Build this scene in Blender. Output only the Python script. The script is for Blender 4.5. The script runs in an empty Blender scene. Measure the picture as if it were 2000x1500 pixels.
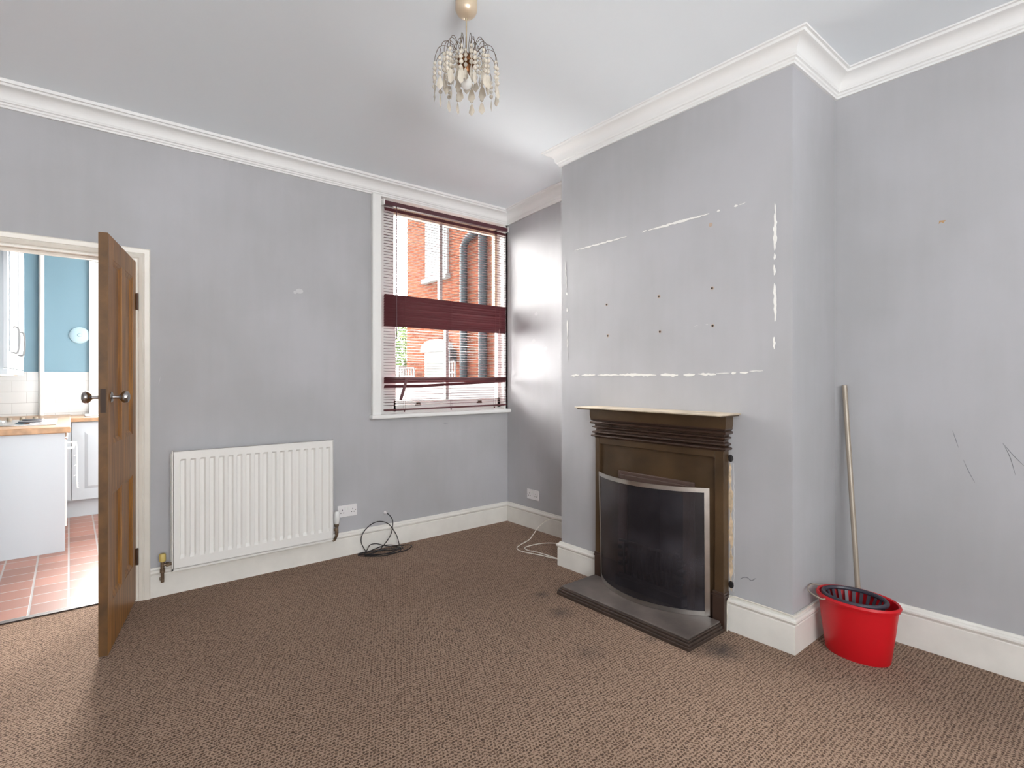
import bpy, math, random
from mathutils import Vector, Matrix, noise
random.seed(7)
C = bpy.context.scene.collection
SC = bpy.context.scene
PI = math.pi

# ------------------------------------------------------------------ materials
def mat(name, col, rough=.6, metal=0., var=0., vscale=4., bump=0., bscale=60., spec=.5, coat=0., **kw):
    m = bpy.data.materials.new(name); m.use_nodes = True
    nt = m.node_tree; N = nt.nodes; L = nt.links
    b = N['Principled BSDF']
    b.inputs['Base Color'].default_value = (*col, 1)
    b.inputs['Roughness'].default_value = rough
    b.inputs['Metallic'].default_value = metal
    b.inputs['Specular IOR Level'].default_value = spec
    b.inputs['Coat Weight'].default_value = coat
    for k, v in kw.items():
        b.inputs[k.replace('_', ' ')].default_value = v
    tc = N.new('ShaderNodeTexCoord')
    if var > 0:
        n = N.new('ShaderNodeTexNoise'); n.inputs['Scale'].default_value = vscale; n.inputs['Detail'].default_value = 5
        L.new(tc.outputs['Object'], n.inputs['Vector'])
        r = N.new('ShaderNodeValToRGB')
        r.color_ramp.elements[0].position = .3; r.color_ramp.elements[1].position = .7
        r.color_ramp.elements[0].color = (*[c*(1-var) for c in col], 1)
        r.color_ramp.elements[1].color = (*[min(1, c*(1+var)) for c in col], 1)
        L.new(n.outputs['Fac'], r.inputs['Fac']); L.new(r.outputs['Color'], b.inputs['Base Color'])
    if bump > 0:
        n2 = N.new('ShaderNodeTexNoise'); n2.inputs['Scale'].default_value = bscale; n2.inputs['Detail'].default_value = 4
        L.new(tc.outputs['Object'], n2.inputs['Vector'])
        bp = N.new('ShaderNodeBump'); bp.inputs['Strength'].default_value = bump; bp.inputs['Distance'].default_value = .004
        L.new(n2.outputs['Fac'], bp.inputs['Height']); L.new(bp.outputs['Normal'], b.inputs['Normal'])
    return m

def nodes(m): return m.node_tree.nodes, m.node_tree.links, m.node_tree.nodes['Principled BSDF']

def math_node(N, L, op, a, b=None, c=None):
    n = N.new('ShaderNodeMath'); n.operation = op
    for i, v in enumerate((a, b, c)):
        if v is None: continue
        if isinstance(v, (int, float)): n.inputs[i].default_value = v
        else: L.new(v, n.inputs[i])
    return n.outputs[0]

def mix_col(N, L, fac, a, b):
    n = N.new('ShaderNodeMix'); n.data_type = 'RGBA'
    for sock, v in ((n.inputs[0], fac), (n.inputs[6], a), (n.inputs[7], b)):
        if isinstance(v, (int, float)): sock.default_value = v
        elif isinstance(v, tuple): sock.default_value = (*v, 1)
        else: L.new(v, sock)
    return n.outputs[2]

M = {}
# grey lilac wall paint, brushed on unevenly
def wall_paint():
    m = mat('wall_paint', (.43, .435, .455), .62, bump=.10, bscale=35)
    N, L, b = nodes(m)
    tc = N.new('ShaderNodeTexCoord')
    n1 = N.new('ShaderNodeTexNoise'); n1.inputs['Scale'].default_value = 1.4; n1.inputs['Detail'].default_value = 4
    L.new(tc.outputs['Object'], n1.inputs['Vector'])
    mp = N.new('ShaderNodeMapping'); mp.inputs['Scale'].default_value = (9, 9, 1.0)
    L.new(tc.outputs['Object'], mp.inputs['Vector'])
    n2 = N.new('ShaderNodeTexNoise'); n2.inputs['Scale'].default_value = 2.2; n2.inputs['Detail'].default_value = 6
    L.new(mp.outputs['Vector'], n2.inputs['Vector'])
    f = math_node(N, L, 'MULTIPLY_ADD', n1.outputs['Fac'], .85, math_node(N, L, 'MULTIPLY', n2.outputs['Fac'], .15))
    r = N.new('ShaderNodeValToRGB')
    r.color_ramp.elements[0].position = .36; r.color_ramp.elements[1].position = .62
    r.color_ramp.elements[0].color = (.395, .394, .402, 1); r.color_ramp.elements[1].color = (.452, .451, .47, 1)
    L.new(f, r.inputs['Fac']); L.new(r.outputs['Color'], b.inputs['Base Color'])
    return m
M['wall'] = wall_paint()
M['ceiling'] = mat('ceiling_paint', (.84, .89, .93), .75, bump=.08, bscale=18)
M['cornice'] = mat('cornice_paint', (.82, .82, .81), .6, bump=.12, bscale=45)
M['skirting'] = mat('skirting_gloss', (.78, .76, .71), .35, var=.06, vscale=7, bump=.08, bscale=20)
M['door_trim'] = mat('architrave_gloss', (.76, .72, .65), .35, var=.04, vscale=5)
M['window_white'] = mat('window_white', (.82, .82, .80), .35)
M['white'] = mat('white_enamel', (.80, .80, .78), .3, coat=.2)
M['rad'] = mat('radiator_enamel', (.80, .79, .76), .3, coat=.2)
M['plastic'] = mat('white_plastic', (.80, .78, .78), .3)
M['dark'] = mat('dark_slot', (.02, .018, .018), .5)

def carpet():
    m = mat('brown_loop_carpet', (.15, .09, .06), .95, spec=.15)
    N, L, b = nodes(m)
    tc = N.new('ShaderNodeTexCoord')
    nz = N.new('ShaderNodeTexNoise'); nz.inputs['Scale'].default_value = 90; nz.inputs['Detail'].default_value = 2
    L.new(tc.outputs['Object'], nz.inputs['Vector'])
    va = N.new('ShaderNodeVectorMath'); va.operation = 'MULTIPLY_ADD'
    L.new(nz.outputs['Color'], va.inputs[0]); va.inputs[1].default_value = (.028, .020, 0)
    L.new(tc.outputs['Object'], va.inputs[2])
    sp = N.new('ShaderNodeSeparateXYZ'); L.new(va.outputs[0], sp.inputs[0])
    P = .0140
    row = math_node(N, L, 'FLOOR', math_node(N, L, 'DIVIDE', sp.outputs['Y'], P))
    xs = math_node(N, L, 'ADD', math_node(N, L, 'DIVIDE', sp.outputs['X'], P * 1.05), math_node(N, L, 'MULTIPLY', row, .5))
    cx = math_node(N, L, 'ABSOLUTE', math_node(N, L, 'SINE', math_node(N, L, 'MULTIPLY', xs, PI)))
    cy = math_node(N, L, 'ABSOLUTE', math_node(N, L, 'SINE', math_node(N, L, 'MULTIPLY', math_node(N, L, 'DIVIDE', sp.outputs['Y'], P), PI)))
    n3 = N.new('ShaderNodeTexNoise'); n3.inputs['Scale'].default_value = 60; n3.inputs['Detail'].default_value = 3
    L.new(tc.outputs['Object'], n3.inputs['Vector'])
    amp = math_node(N, L, 'MULTIPLY_ADD', n3.outputs['Fac'], 2.2, -.30)
    h = math_node(N, L, 'SUBTRACT', 1.0, math_node(N, L, 'MULTIPLY', math_node(N, L, 'POWER', math_node(N, L, 'MULTIPLY', cx, cy), 1.8), amp))
    fi = N.new('ShaderNodeTexNoise'); fi.inputs['Scale'].default_value = 420; fi.inputs['Detail'].default_value = 2
    L.new(tc.outputs['Object'], fi.inputs['Vector'])
    h2 = math_node(N, L, 'ADD', math_node(N, L, 'MULTIPLY_ADD', fi.outputs['Fac'], 1.1, -.27), h)
    big = N.new('ShaderNodeTexNoise'); big.inputs['Scale'].default_value = 1.6; big.inputs['Detail'].default_value = 5
    L.new(tc.outputs['Object'], big.inputs['Vector'])
    r = N.new('ShaderNodeValToRGB')
    r.color_ramp.elements[0].position = .35; r.color_ramp.elements[1].position = 1.25
    r.color_ramp.elements[0].color = (.055, .031, .018, 1); r.color_ramp.elements[1].color = (.53, .37, .27, 1)
    e = r.color_ramp.elements.new(.85); e.color = (.215, .131, .082, 1)
    L.new(math_node(N, L, 'MULTIPLY', h2, .8), r.inputs['Fac'])
    col = mix_col(N, L, math_node(N, L, 'MULTIPLY', big.outputs['Fac'], .45), r.outputs['Color'], (.13, .072, .038))
    # soot and trodden-in dirt spots
    wp = N.new('ShaderNodeSeparateXYZ'); L.new(tc.outputs['Object'], wp.inputs[0])
    sn = N.new('ShaderNodeTexNoise'); sn.inputs['Scale'].default_value = 16; sn.inputs['Detail'].default_value = 6
    L.new(tc.outputs['Object'], sn.inputs['Vector'])
    tot = None
    for (x, y, rr, k) in ((2.19, 2.36, .06, .7), (2.10, 2.12, .09, .6), (2.23, 1.62, .06, .4), (2.40, 1.33, .12, .9), (1.90, 1.72, .10, .35), (1.55, 2.30, .025, .5), (2.66, 2.9, .05, .3), (1.62, 1.95, .03, .4)):
        dx = math_node(N, L, 'SUBTRACT', wp.outputs['X'], x); dy = math_node(N, L, 'SUBTRACT', wp.outputs['Y'], y)
        d = math_node(N, L, 'SQRT', math_node(N, L, 'ADD', math_node(N, L, 'MULTIPLY', dx, dx), math_node(N, L, 'MULTIPLY', dy, dy)))
        f = math_node(N, L, 'SUBTRACT', 1.0, math_node(N, L, 'DIVIDE', d, rr))
        f = math_node(N, L, 'MULTIPLY', math_node(N, L, 'MAXIMUM', f, 0.), k)
        tot = f if tot is None else math_node(N, L, 'ADD', tot, f)
    st = math_node(N, L, 'MULTIPLY', tot, math_node(N, L, 'MULTIPLY', sn.outputs['Fac'], 2.0))
    st = math_node(N, L, 'MINIMUM', st, .85)
    col = mix_col(N, L, st, col, (.03, .024, .022))
    # pale specks
    vo = N.new('ShaderNodeTexVoronoi'); vo.inputs['Scale'].default_value = 2.6
    L.new(tc.outputs['Object'], vo.inputs['Vector'])
    sk = math_node(N, L, 'LESS_THAN', vo.outputs['Distance'], .011)
    col = mix_col(N, L, sk, col, (.6, .55, .5))
    L.new(col, b.inputs['Base Color'])
    bp = N.new('ShaderNodeBump'); bp.inputs['Strength'].default_value = .9; bp.inputs['Distance'].default_value = .005
    L.new(h2, bp.inputs['Height']); L.new(bp.outputs['Normal'], b.inputs['Normal'])
    b.inputs['Sheen Weight'].default_value = .12
    b.inputs['Sheen Roughness'].default_value = .5
    b.inputs['Sheen Tint'].default_value = (.9, .8, .8, 1)
    return m
M['carpet'] = carpet()

def pine():
    m = mat('waxed_pine', (.42, .20, .07), .45, coat=.1, Coat_Roughness=.3)
    N, L, b = nodes(m)
    tc = N.new('ShaderNodeTexCoord')
    mp = N.new('ShaderNodeMapping'); mp.inputs['Scale'].default_value = (26, 26, 1.6)
    L.new(tc.outputs['Object'], mp.inputs['Vector'])
    n = N.new('ShaderNodeTexNoise'); n.inputs['Scale'].default_value = 1.5; n.inputs['Detail'].default_value = 7; n.inputs['Distortion'].default_value = .8
    L.new(mp.outputs['Vector'], n.inputs['Vector'])
    r = N.new('ShaderNodeValToRGB')
    r.color_ramp.elements[0].position = .3; r.color_ramp.elements[1].position = .72
    r.color_ramp.elements[0].color = (.15, .055, .009, 1); r.color_ramp.elements[1].color = (.44, .195, .038, 1)
    L.new(n.outputs['Fac'], r.inputs['Fac'])
    v = N.new('ShaderNodeTexVoronoi'); v.inputs['Scale'].default_value = 5.5
    mp2 = N.new('ShaderNodeMapping'); mp2.inputs['Scale'].default_value = (1.6, 1.6, .6)
    L.new(tc.outputs['Object'], mp2.inputs['Vector']); L.new(mp2.outputs['Vector'], v.inputs['Vector'])
    k = math_node(N, L, 'LESS_THAN', v.outputs['Distance'], .07)
    col = mix_col(N, L, math_node(N, L, 'MULTIPLY', k, .7), r.outputs['Color'], (.10, .035, .01))
    L.new(col, b.inputs['Base Color'])
    bp = N.new('ShaderNodeBump'); bp.inputs['Strength'].default_value = .15; bp.inputs['Distance'].default_value = .002
    L.new(n.outputs['Fac'], bp.inputs['Height']); L.new(bp.outputs['Normal'], b.inputs['Normal'])
    return m
M['pine'] = pine()
M['edge_wood'] = mat('dark_door_edge', (.11, .05, .012), .55, var=.35, vscale=14)  # closing edge, darker than the door faces
M['chrome'] = mat('dull_chrome', (.55, .55, .56), .22, 1.)
M['knob'] = mat('aged_knob_metal', (.42, .40, .39), .25, 1.)
M['hinge'] = mat('brown_iron', (.07, .035, .02), .5, .5)
M['brass'] = mat('aged_brass', (.46, .38, .27), .4, .8)
M['valve'] = mat('dull_brass_valve', (.22, .16, .11), .45, .8, var=.3, vscale=90)
M['yellow'] = mat('yellowed_cap', (.62, .48, .16), .45)
M['iron'] = mat('brown_painted_iron', (.078, .046, .022), .34, .15, var=.45, vscale=3.2, bump=.15, bscale=50, coat=.15)
M['iron_dark'] = mat('dark_brown_iron', (.060, .034, .024), .30, .15, var=.15, vscale=3, coat=.35)
M['soot'] = mat('sooty_iron', (.02, .017, .018), .65, .2, var=.5, vscale=18)
M['shelf'] = mat('worn_shelf_top', (.50, .42, .32), .55, var=.35, vscale=6)
def hearth_m():
    m = mat('scuffed_hearth', (.115, .093, .083), .5, var=.4, vscale=5, bump=.15, bscale=60)
    return m
M['hearth'] = hearth_m()
M['hearth_edge'] = mat('hearth_edge', (.055, .037, .029), .45, .1, var=.3, vscale=9)
M['steel'] = mat('brushed_steel', (.46, .43, .40), .3, 1., var=.12, vscale=12)
def mesh_wire():
    m = mat('fine_wire_mesh', (.10, .095, .11), .5, .3)
    N, L, b = nodes(m)
    tr = N.new('ShaderNodeBsdfTransparent'); mx = N.new('ShaderNodeMixShader')
    tc = N.new('ShaderNodeTexCoord'); n = N.new('ShaderNodeTexNoise'); n.inputs['Scale'].default_value = 6; n.inputs['Detail'].default_value = 5
    L.new(tc.outputs['Object'], n.inputs['Vector'])
    r = N.new('ShaderNodeValToRGB'); r.color_ramp.elements[0].position = .45; r.color_ramp.elements[1].position = .75
    r.color_ramp.elements[0].color = (.022, .019, .024, 1); r.color_ramp.elements[1].color = (.075, .07, .085, 1)
    L.new(n.outputs['Fac'], r.inputs['Fac']); L.new(r.outputs['Color'], b.inputs['Base Color'])
    mx.inputs[0].default_value = .42
    L.new(tr.outputs[0], mx.inputs[1]); L.new(b.outputs[0], mx.inputs[2])
    L.new(mx.outputs[0], N['Material Output'].inputs['Surface'])
    return m
M['mesh'] = mesh_wire()
def glass():
    m = mat('window_glass', (1, 1, 1), .02)
    N, L, b = nodes(m)
    N.remove(b)
    tr = N.new('ShaderNodeBsdfTransparent'); gl = N.new('ShaderNodeBsdfGlossy'); gl.inputs['Roughness'].default_value = .01
    lw = N.new('ShaderNodeFresnel'); lw.inputs['IOR'].default_value = 1.35
    mx = N.new('ShaderNodeMixShader')
    L.new(lw.outputs[0], mx.inputs[0]); L.new(tr.outputs[0], mx.inputs[1]); L.new(gl.outputs[0], mx.inputs[2])
    L.new(mx.outputs[0], N['Material Output'].inputs['Surface'])
    return m
M['glass'] = glass()
M['slat'] = mat('burgundy_slat', (.085, .018, .022), .38, coat=.2)
M['headrail'] = mat('burgundy_headrail', (.075, .022, .03), .35)
M['cord'] = mat('burgundy_cord', (.13, .05, .05), .7)
M['crystal'] = mat('cream_crystal', (.80, .74, .64), .12, Transmission_Weight=.45, IOR=1.45)
M['bulb'] = mat('opal_bulb', (.82, .82, .80), .25)
M['pearl'] = mat('pearl_gold_canopy', (.68, .55, .40), .3, .45)
M['wire_gold'] = mat('dark_gold_wire', (.16, .12, .09), .4, .9)
M['hub'] = mat('copper_hub', (.20, .085, .035), .35, .8)
M['black_cable'] = mat('black_rubber', (.015, .012, .013), .45)
M['white_cable'] = mat('cream_cable', (.74, .70, .62), .45)
M['filler'] = mat('torn_white_filler', (.84, .83, .79), .8, bump=.4, bscale=120)
M['rust'] = mat('hole_rim', (.50, .38, .30), .8)
M['scuff'] = mat('grey_scuff', (.20, .20, .215), .7)
M['scar'] = mat('bare_plaster_scar', (.66, .52, .36), .8, var=.3, vscale=30)
M['tanmark'] = mat('tan_mark', (.42, .26, .13), .8)
M['patch'] = mat('filler_patch', (.56, .56, .56), .7)
M['red'] = mat('red_plastic', (.55, .005, .012), .35)
M['wringer'] = mat('dark_purple_plastic', (.04, .036, .052), .4)
M['pole'] = mat('taupe_pole', (.34, .29, .235), .35, .2)
M['mophead'] = mat('mop_cotton', (.55, .53, .50), .95)
# kitchen
M['kblue'] = mat('kitchen_blue_paint', (.17, .29, .36), .6, bump=.05)
M['kwhite'] = mat('kitchen_white_paint', (.75, .76, .76), .6)
M['cab'] = mat('cabinet_white', (.50, .545, .58), .35)
M['oak'] = mat('oak_worktop', (.40, .24, .13), .35, var=.25, vscale=18)
M['ss'] = mat('stainless', (.62, .62, .62), .2, 1.)
def tiles(name, col, mort, bw, bh, off, rough, var, vertical, ms=.004):
    m = mat(name, col, rough)
    N, L, b = nodes(m)
    tc = N.new('ShaderNodeTexCoord')
    vec = tc.outputs['Object']
    if vertical:
        s = N.new('ShaderNodeSeparateXYZ'); L.new(vec, s.inputs[0]); c = N.new('ShaderNodeCombineXYZ')
        if vertical == 'X':
            L.new(s.outputs['X'], c.inputs[0])
        else:
            L.new(s.outputs['Y'], c.inputs[0])
        L.new(s.outputs['Z'], c.inputs[1]); vec = c.outputs[0]
    br = N.new('ShaderNodeTexBrick'); br.offset = off
    br.inputs['Scale'].default_value = 1; br.inputs['Brick Width'].default_value = bw; br.inputs['Row Height'].default_value = bh
    br.inputs['Mortar Size'].default_value = ms; br.inputs['Mortar Smooth'].default_value = .2
    br.inputs['Color1'].default_value = (*[x*(1-var) for x in col], 1); br.inputs['Color2'].default_value = (*[min(1, x*(1+var)) for x in col], 1)
    br.inputs['Mortar'].default_value = (*mort, 1)
    b.inputs['Specular IOR Level'].default_value = .0 if vertical == 'Y' else .5
    L.new(vec, br.inputs['Vector']); L.new(br.outputs['Color'], b.inputs['Base Color'])
    bp = N.new('ShaderNodeBump'); bp.invert = True; bp.inputs['Strength'].default_value = .4; bp.inputs['Distance'].default_value = .002
    L.new(br.outputs['Fac'], bp.inputs['Height']); L.new(bp.outputs['Normal'], b.inputs['Normal'])
    return m
M['quarry'] = tiles('red_quarry_tile', (.27, .115, .08), (.33, .31, .30), .1715, .1715, 0, .32, .22, None, .006)
M['metro'] = tiles('white_metro_tile', (.60, .60, .59), (.42, .41, .40), .21, .106, .5, .15, .02, 'X', .002)
# outside
M['brick'] = tiles('red_brick', (.088, .028, .016), (.085, .06, .046), .225, .075, .5, .85, .30, 'Y', .009)
M['leaf'] = mat('garden_leaf', (.06, .11, .008), .7, var=.5, vscale=9)
M['stone'] = mat('painted_stone', (.17, .17, .167), .8, spec=.0)
M['gpipe'] = mat('grey_pipe_paint', (.02, .025, .028), .8, spec=.1)
M['bar'] = mat('backlit_glazing_bar', (.34, .35, .34), .5)  # backlit shade of the glazing bars put into their colour
M['cream'] = mat('cream_sash', (.62, .50, .36), .5)
M['concrete'] = mat('pale_concrete', (.40, .39, .37), .9, var=.15, vscale=3)
M['slate'] = mat('roof_slate', (.08, .085, .10), .7)

# ------------------------------------------------------------------ mesh builder
class MB:
    def __init__(s): s.v = []; s.f = []; s.mi = []
    def add(s, vs, fs, mi=0):
        o = len(s.v); s.v += [tuple(v) for v in vs]; s.f += [tuple(i+o for i in f) for f in fs]; s.mi += [mi]*len(fs)
    def box(s, x0, x1, y0, y1, z0, z1, mi=0, mx=None):
        vs = [Vector((x, y, z)) for z in (z0, z1) for y in (y0, y1) for x in (x0, x1)]
        if mx: vs = [mx @ v for v in vs]
        s.add(vs, [(0,2,3,1),(4,5,7,6),(0,1,5,4),(2,6,7,3),(0,4,6,2),(1,3,7,5)], mi)
    def prism(s, pts, a0, a1, fn, mi=0):
        """pts 2D outline, fn(u,v,w) -> xyz, w from a0 to a1"""
        n = len(pts)
        vs = [fn(u, v, a0) for u, v in pts] + [fn(u, v, a1) for u, v in pts]
        fs = [(i, (i+1) % n, (i+1) % n+n, i+n) for i in range(n)] + [tuple(range(n))[::-1], tuple(range(n, 2*n))]
        s.add(vs, fs, mi)
    def lathe(s, prof, origin, axis=(0,0,1), n=20, mi=0, sx=1, sy=1, cap=True):
        ax = Vector(axis).normalized(); t = Vector((1,0,0)) if abs(ax.x) < .9 else Vector((0,1,0))
        u = ax.cross(t).normalized(); w = ax.cross(u)
        if tuple(axis) == (0,0,1): u = Vector((1,0,0)); w = Vector((0,1,0))
        o = Vector(origin); vs = []
        for r, h in prof:
            for k in range(n):
                a = 2*PI*k/n
                vs.append(o + ax*h + u*(r*math.cos(a)*sx) + w*(r*math.sin(a)*sy))
        fs = []
        for j in range(len(prof)-1):
            for k in range(n):
                a = j*n+k; b = j*n+(k+1) % n
                fs.append((a, b, b+n, a+n))
        if cap:
            fs.append(tuple(range(n))[::-1]); m = (len(prof)-1)*n; fs.append(tuple(range(m, m+n)))
        s.add(vs, fs, mi)
    def tube(s, pts, r, n=8, mi=0, closed=False):
        pts = [Vector(p) for p in pts]; m = len(pts); vs = []; up = None
        for i, p in enumerate(pts):
            if closed: d = pts[(i+1) % m]-pts[i-1]
            else: d = pts[min(i+1, m-1)]-pts[max(i-1, 0)]
            d.normalize()
            if up is None:
                up = d.orthogonal().normalized()
            else:
                up = (up - d*up.dot(d))
                up = up.normalized() if up.length > 1e-6 else d.orthogonal().normalized()
            w = d.cross(up); rr = r(i/(m-1)) if callable(r) else r
            for k in range(n):
                a = 2*PI*k/n; vs.append(p+up*(rr*math.cos(a))+w*(rr*math.sin(a)))
        fs = []
        for i in range(m if closed else m-1):
            for k in range(n):
                a = i*n+k; b = i*n+(k+1) % n; j = ((i+1) % m)*n
                fs.append((a, b, j+(k+1) % n, j+k))
        if not closed:
            fs.append(tuple(range(n))[::-1]); fs.append(tuple(range((m-1)*n, m*n)))
        s.add(vs, fs, mi)
    def sphere(s, c, r, n=10, m=7, mi=0, sz=1):
        prof = [(r*math.sin(PI*j/m)+1e-5, -r*sz*math.cos(PI*j/m)) for j in range(m+1)]
        s.lathe(prof, c, (0,0,1), n, mi)
    def bar(s, p, q, w, h, mi=0, up=(0,0,1)):
        p = Vector(p); q = Vector(q); d = q-p; l = d.length; d.normalize(); u = Vector(up); sd = d.cross(u).normalized(); u = sd.cross(d)
        vs = [p+d*a+sd*b+u*c for a in (0, l) for b in (-w/2, w/2) for c in (-h/2, h/2)]
        s.add(vs, [(0,1,3,2),(4,6,7,5),(0,4,5,1),(2,3,7,6),(0,2,6,4),(1,5,7,3)], mi)
    def obj(s, name, mats, parent=None, smooth=False, bevel=0, loc=None, auto=None):
        if not isinstance(mats, (list, tuple)): mats = [mats]
        off = Vector((0,0,0))
        if parent is not None: off = Vector(parent.get('_o', (0,0,0)))
        elif loc is not None: off = Vector(loc)
        me = bpy.data.meshes.new(name); me.from_pydata([tuple(Vector(v)-off) for v in s.v], [], s.f)
        for m in mats: me.materials.append(m)
        me.polygons.foreach_set('material_index', s.mi)
        me.update()
        import bmesh
        bm = bmesh.new(); bm.from_mesh(me); bmesh.ops.recalc_face_normals(bm, faces=bm.faces); bm.to_mesh(me); bm.free()
        if smooth:
            me.polygons.foreach_set('use_smooth', [True]*len(me.polygons))
            me.set_sharp_from_angle(angle=math.radians(auto or 40))
        o = bpy.data.objects.new(name, me); C.objects.link(o)
        if parent is not None:
            o.parent = parent; o['_o'] = tuple(off)
        elif loc is not None: o.location = loc; o['_o'] = tuple(loc)
        else: o['_o'] = (0., 0., 0.)
        if bevel:
            b = o.modifiers.new('bevel', 'BEVEL'); b.width = bevel; b.segments = 2; b.limit_method = 'ANGLE'
        return o

def tag(o, label, cat, group=None, kind=None):
    o['label'] = label; o['category'] = cat
    if group: o['group'] = group
    if kind: o['kind'] = kind
    return o
def thing(name, loc, label, cat, group=None, kind=None):
    o = bpy.data.objects.new(name, None); C.objects.link(o); o.location = loc; o['_o'] = tuple(loc); o.empty_display_size = .1
    return tag(o, label, cat, group, kind)
def struct(name, mb, m, label, cat, **kw):
    return tag(mb.obj(name, m, **kw), label, cat, kind='structure')
def bez(pts, n=8, closed=False):
    """Catmull-Rom through points"""
    P = [Vector(p) for p in pts]; out = []; m = len(P)
    rng = range(m) if closed else range(m-1)
    for i in rng:
        if closed: a, b, c, d = P[i-1], P[i], P[(i+1) % m], P[(i+2) % m]
        else: a, b, c, d = P[max(i-1,0)], P[i], P[i+1], P[min(i+2,m-1)]
        for k in range(n):
            t = k/n; out.append(.5*((2*b)+(c-a)*t+(2*a-5*b+4*c-d)*t*t+(3*b-a-3*c+d)*t**3))
    if not closed: out.append(P[-1])
    return out

# ------------------------------------------------------------------ the room
YB = 3.81; XB = 2.64; XL = 3.10; XR = 3.165; YF = -2.2; XW = -1.3
BY0, BY1 = 1.107, 2.65            # chimney breast
def cz(y):                        # old ceiling dips a little towards the window wall
    t = max(0, (y-1.1)/2.71); return 2.89-.09*t**3

# floor
mb = MB(); mb.box(XW-.1, 3.4, YF-.1, 3.905, -.1, 0)
struct('floor', mb, M['carpet'], 'worn brown looped carpet covering the empty room', 'carpet floor')
# ceiling with gentle dip
mb = MB(); ys = [YF-.15+i*(YB+.25-YF)/40 for i in range(41)]
pts = [(y, cz(y)) for y in ys] + [(ys[-1], 3.15), (ys[0], 3.15)]
mb.prism(pts, XW-.15, 3.4, lambda u, v, w: (w, u, v))
struct('ceiling', mb, M['ceiling'], 'white painted plaster ceiling above the room', 'ceiling', smooth=True, auto=25)
# back wall with doorway and window opening
DX0, DX1, DZ = -.445, .315, 2.0
WX0, WX1, WZ0, WZ1 = 1.835, 3.08, 1.0, 2.735
mb = MB()
for (a, b, c, d) in ((XW-.1, DX0, 0, 3.1), (DX0, DX1, DZ, 3.1), (DX1, WX0, 0, 3.1), (WX0, WX1, 0, WZ0), (WX0, WX1, WZ1, 3.1), (WX1, 3.4, 0, 3.1)):
    mb.box(a, b, YB, YB+.13, c, d)
wb = struct('wall_back', mb, M['wall'], 'grey lilac painted wall with the doorway and the window', 'wall')
mb = MB(); mb.box(XL, 3.4, BY1-.1, YB, 0, 3.1)
wl = struct('wall_left_alcove', mb, M['wall'], 'pale grey side wall of the alcove between window and chimney breast', 'wall')
# chimney breast with fire opening
mb = MB()
fy0, fy1, fz = 1.64, 2.08, .70
mb.box(XB, 3.3, BY0, fy0, 0, 3.1); mb.box(XB, 3.3, fy1, BY1, 0, 3.1); mb.box(XB, 3.3, fy0, fy1, fz, 3.1); mb.box(XB+.34, 3.3, fy0, fy1, 0, fz)
wc = struct('wall_chimney_breast', mb, M['wall'], 'grey painted chimney breast with filler lines and drill holes', 'wall')
mb = MB(); mb.box(XR, 3.4, YF-.1, BY0+.1, 0, 3.1)
wr = struct('wall_right', mb, M['wall'], 'grey painted alcove wall with grey scuffs at the right', 'wall')
mb = MB(); mb.box(XW-.1, XW, YF-.1, YB+.1, 0, 3.1)
struct('wall_left', mb, M['wall'], 'grey painted wall on the left side of the room', 'wall')
mb = MB(); mb.box(XW-.1, -1.1, YF-.12, YF, 0, 3.1); mb.box(.9, 3.4, YF-.12, YF, 0, 3.1); mb.box(-1.1, .9, YF-.12, YF, 0, .75); mb.box(-1.1, .9, YF-.12, YF, 2.6, 3.1)
struct('wall_front', mb, M['wall'], 'grey painted wall behind the viewer with an added wide window', 'wall')

# --- swept mouldings
def sweep(path, prof, seg_range, zf=None, sub=1):
    """path: 2D points, room on the right-hand side; prof: (off, z) outline closed"""
    n = len(path); dirs = []
    for i in range(n-1):
        d = Vector((path[i+1][0]-path[i][0], path[i+1][1]-path[i][1])).normalized(); dirs.append(d)
    def nrm(d): return Vector((d.y, -d.x))
    mb = MB(); k = len(prof)
    for s in range(seg_range[0], seg_range[1]):
        rings = []
        for t in range(sub+1):
            f = t/sub
            p = Vector(path[s]).lerp(Vector(path[s+1]), f)
            m = nrm(dirs[s])
            if t == 0 and s > 0: m = (nrm(dirs[s-1])+m)/(1+nrm(dirs[s-1]).dot(m))
            if t == sub and s < n-2: m2 = nrm(dirs[s+1]); m = (m+m2)/(1+m.dot(m2))
            rings.append([(p.x+m.x*o, p.y+m.y*o, z+(zf(p.y) if zf else 0)) for o, z in prof])
        vs = [v for r in rings for v in r]; fs = []
        for j in range(sub):
            for i in range(k):
                a = j*k+i; b = j*k+(i+1) % k; fs.append((a, b, b+k, a+k))
        fs.append(tuple(range(k))[::-1]); fs.append(tuple(range(sub*k, sub*k+k)))
        mb.add(vs, fs)
    return mb
corn = [(0, .03), (0, -.105), (.012, -.105), (.014, -.096), (.020, -.092), (.022, -.084), (.030, -.080), (.032, -.073)]
for i in range(9):
    a = i/8*PI/2; corn.append((.034+.050*(1-math.cos(a)), -.070+.050*math.sin(a)))
corn += [(.088, -.018), (.092, -.008), (.102, -.006), (.104, .0), (.104, .03)]
room = [(XW, YF), (XW, YB), (XL, YB), (XL, BY1), (XB, BY1), (XB, BY0), (XR, BY0), (XR, YF)]
for nm, a, b, lab in (('trim_1', 1, 2, 'white moulded plaster cornice above door and window'), ('trim_2', 2, 3, 'white moulded cornice over the alcove beside the window'),
                      ('trim_3', 3, 6, 'white moulded cornice wrapping around the chimney breast'), ('trim_4', 6, 7, 'white moulded cornice above the right alcove wall'),
                      ('trim_5', 0, 1, 'white moulded cornice along the left wall')):
    struct(nm, sweep(room, corn, (a, b), cz, 14), M['cornice'], lab, 'cornice', smooth=True, auto=28)
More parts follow.
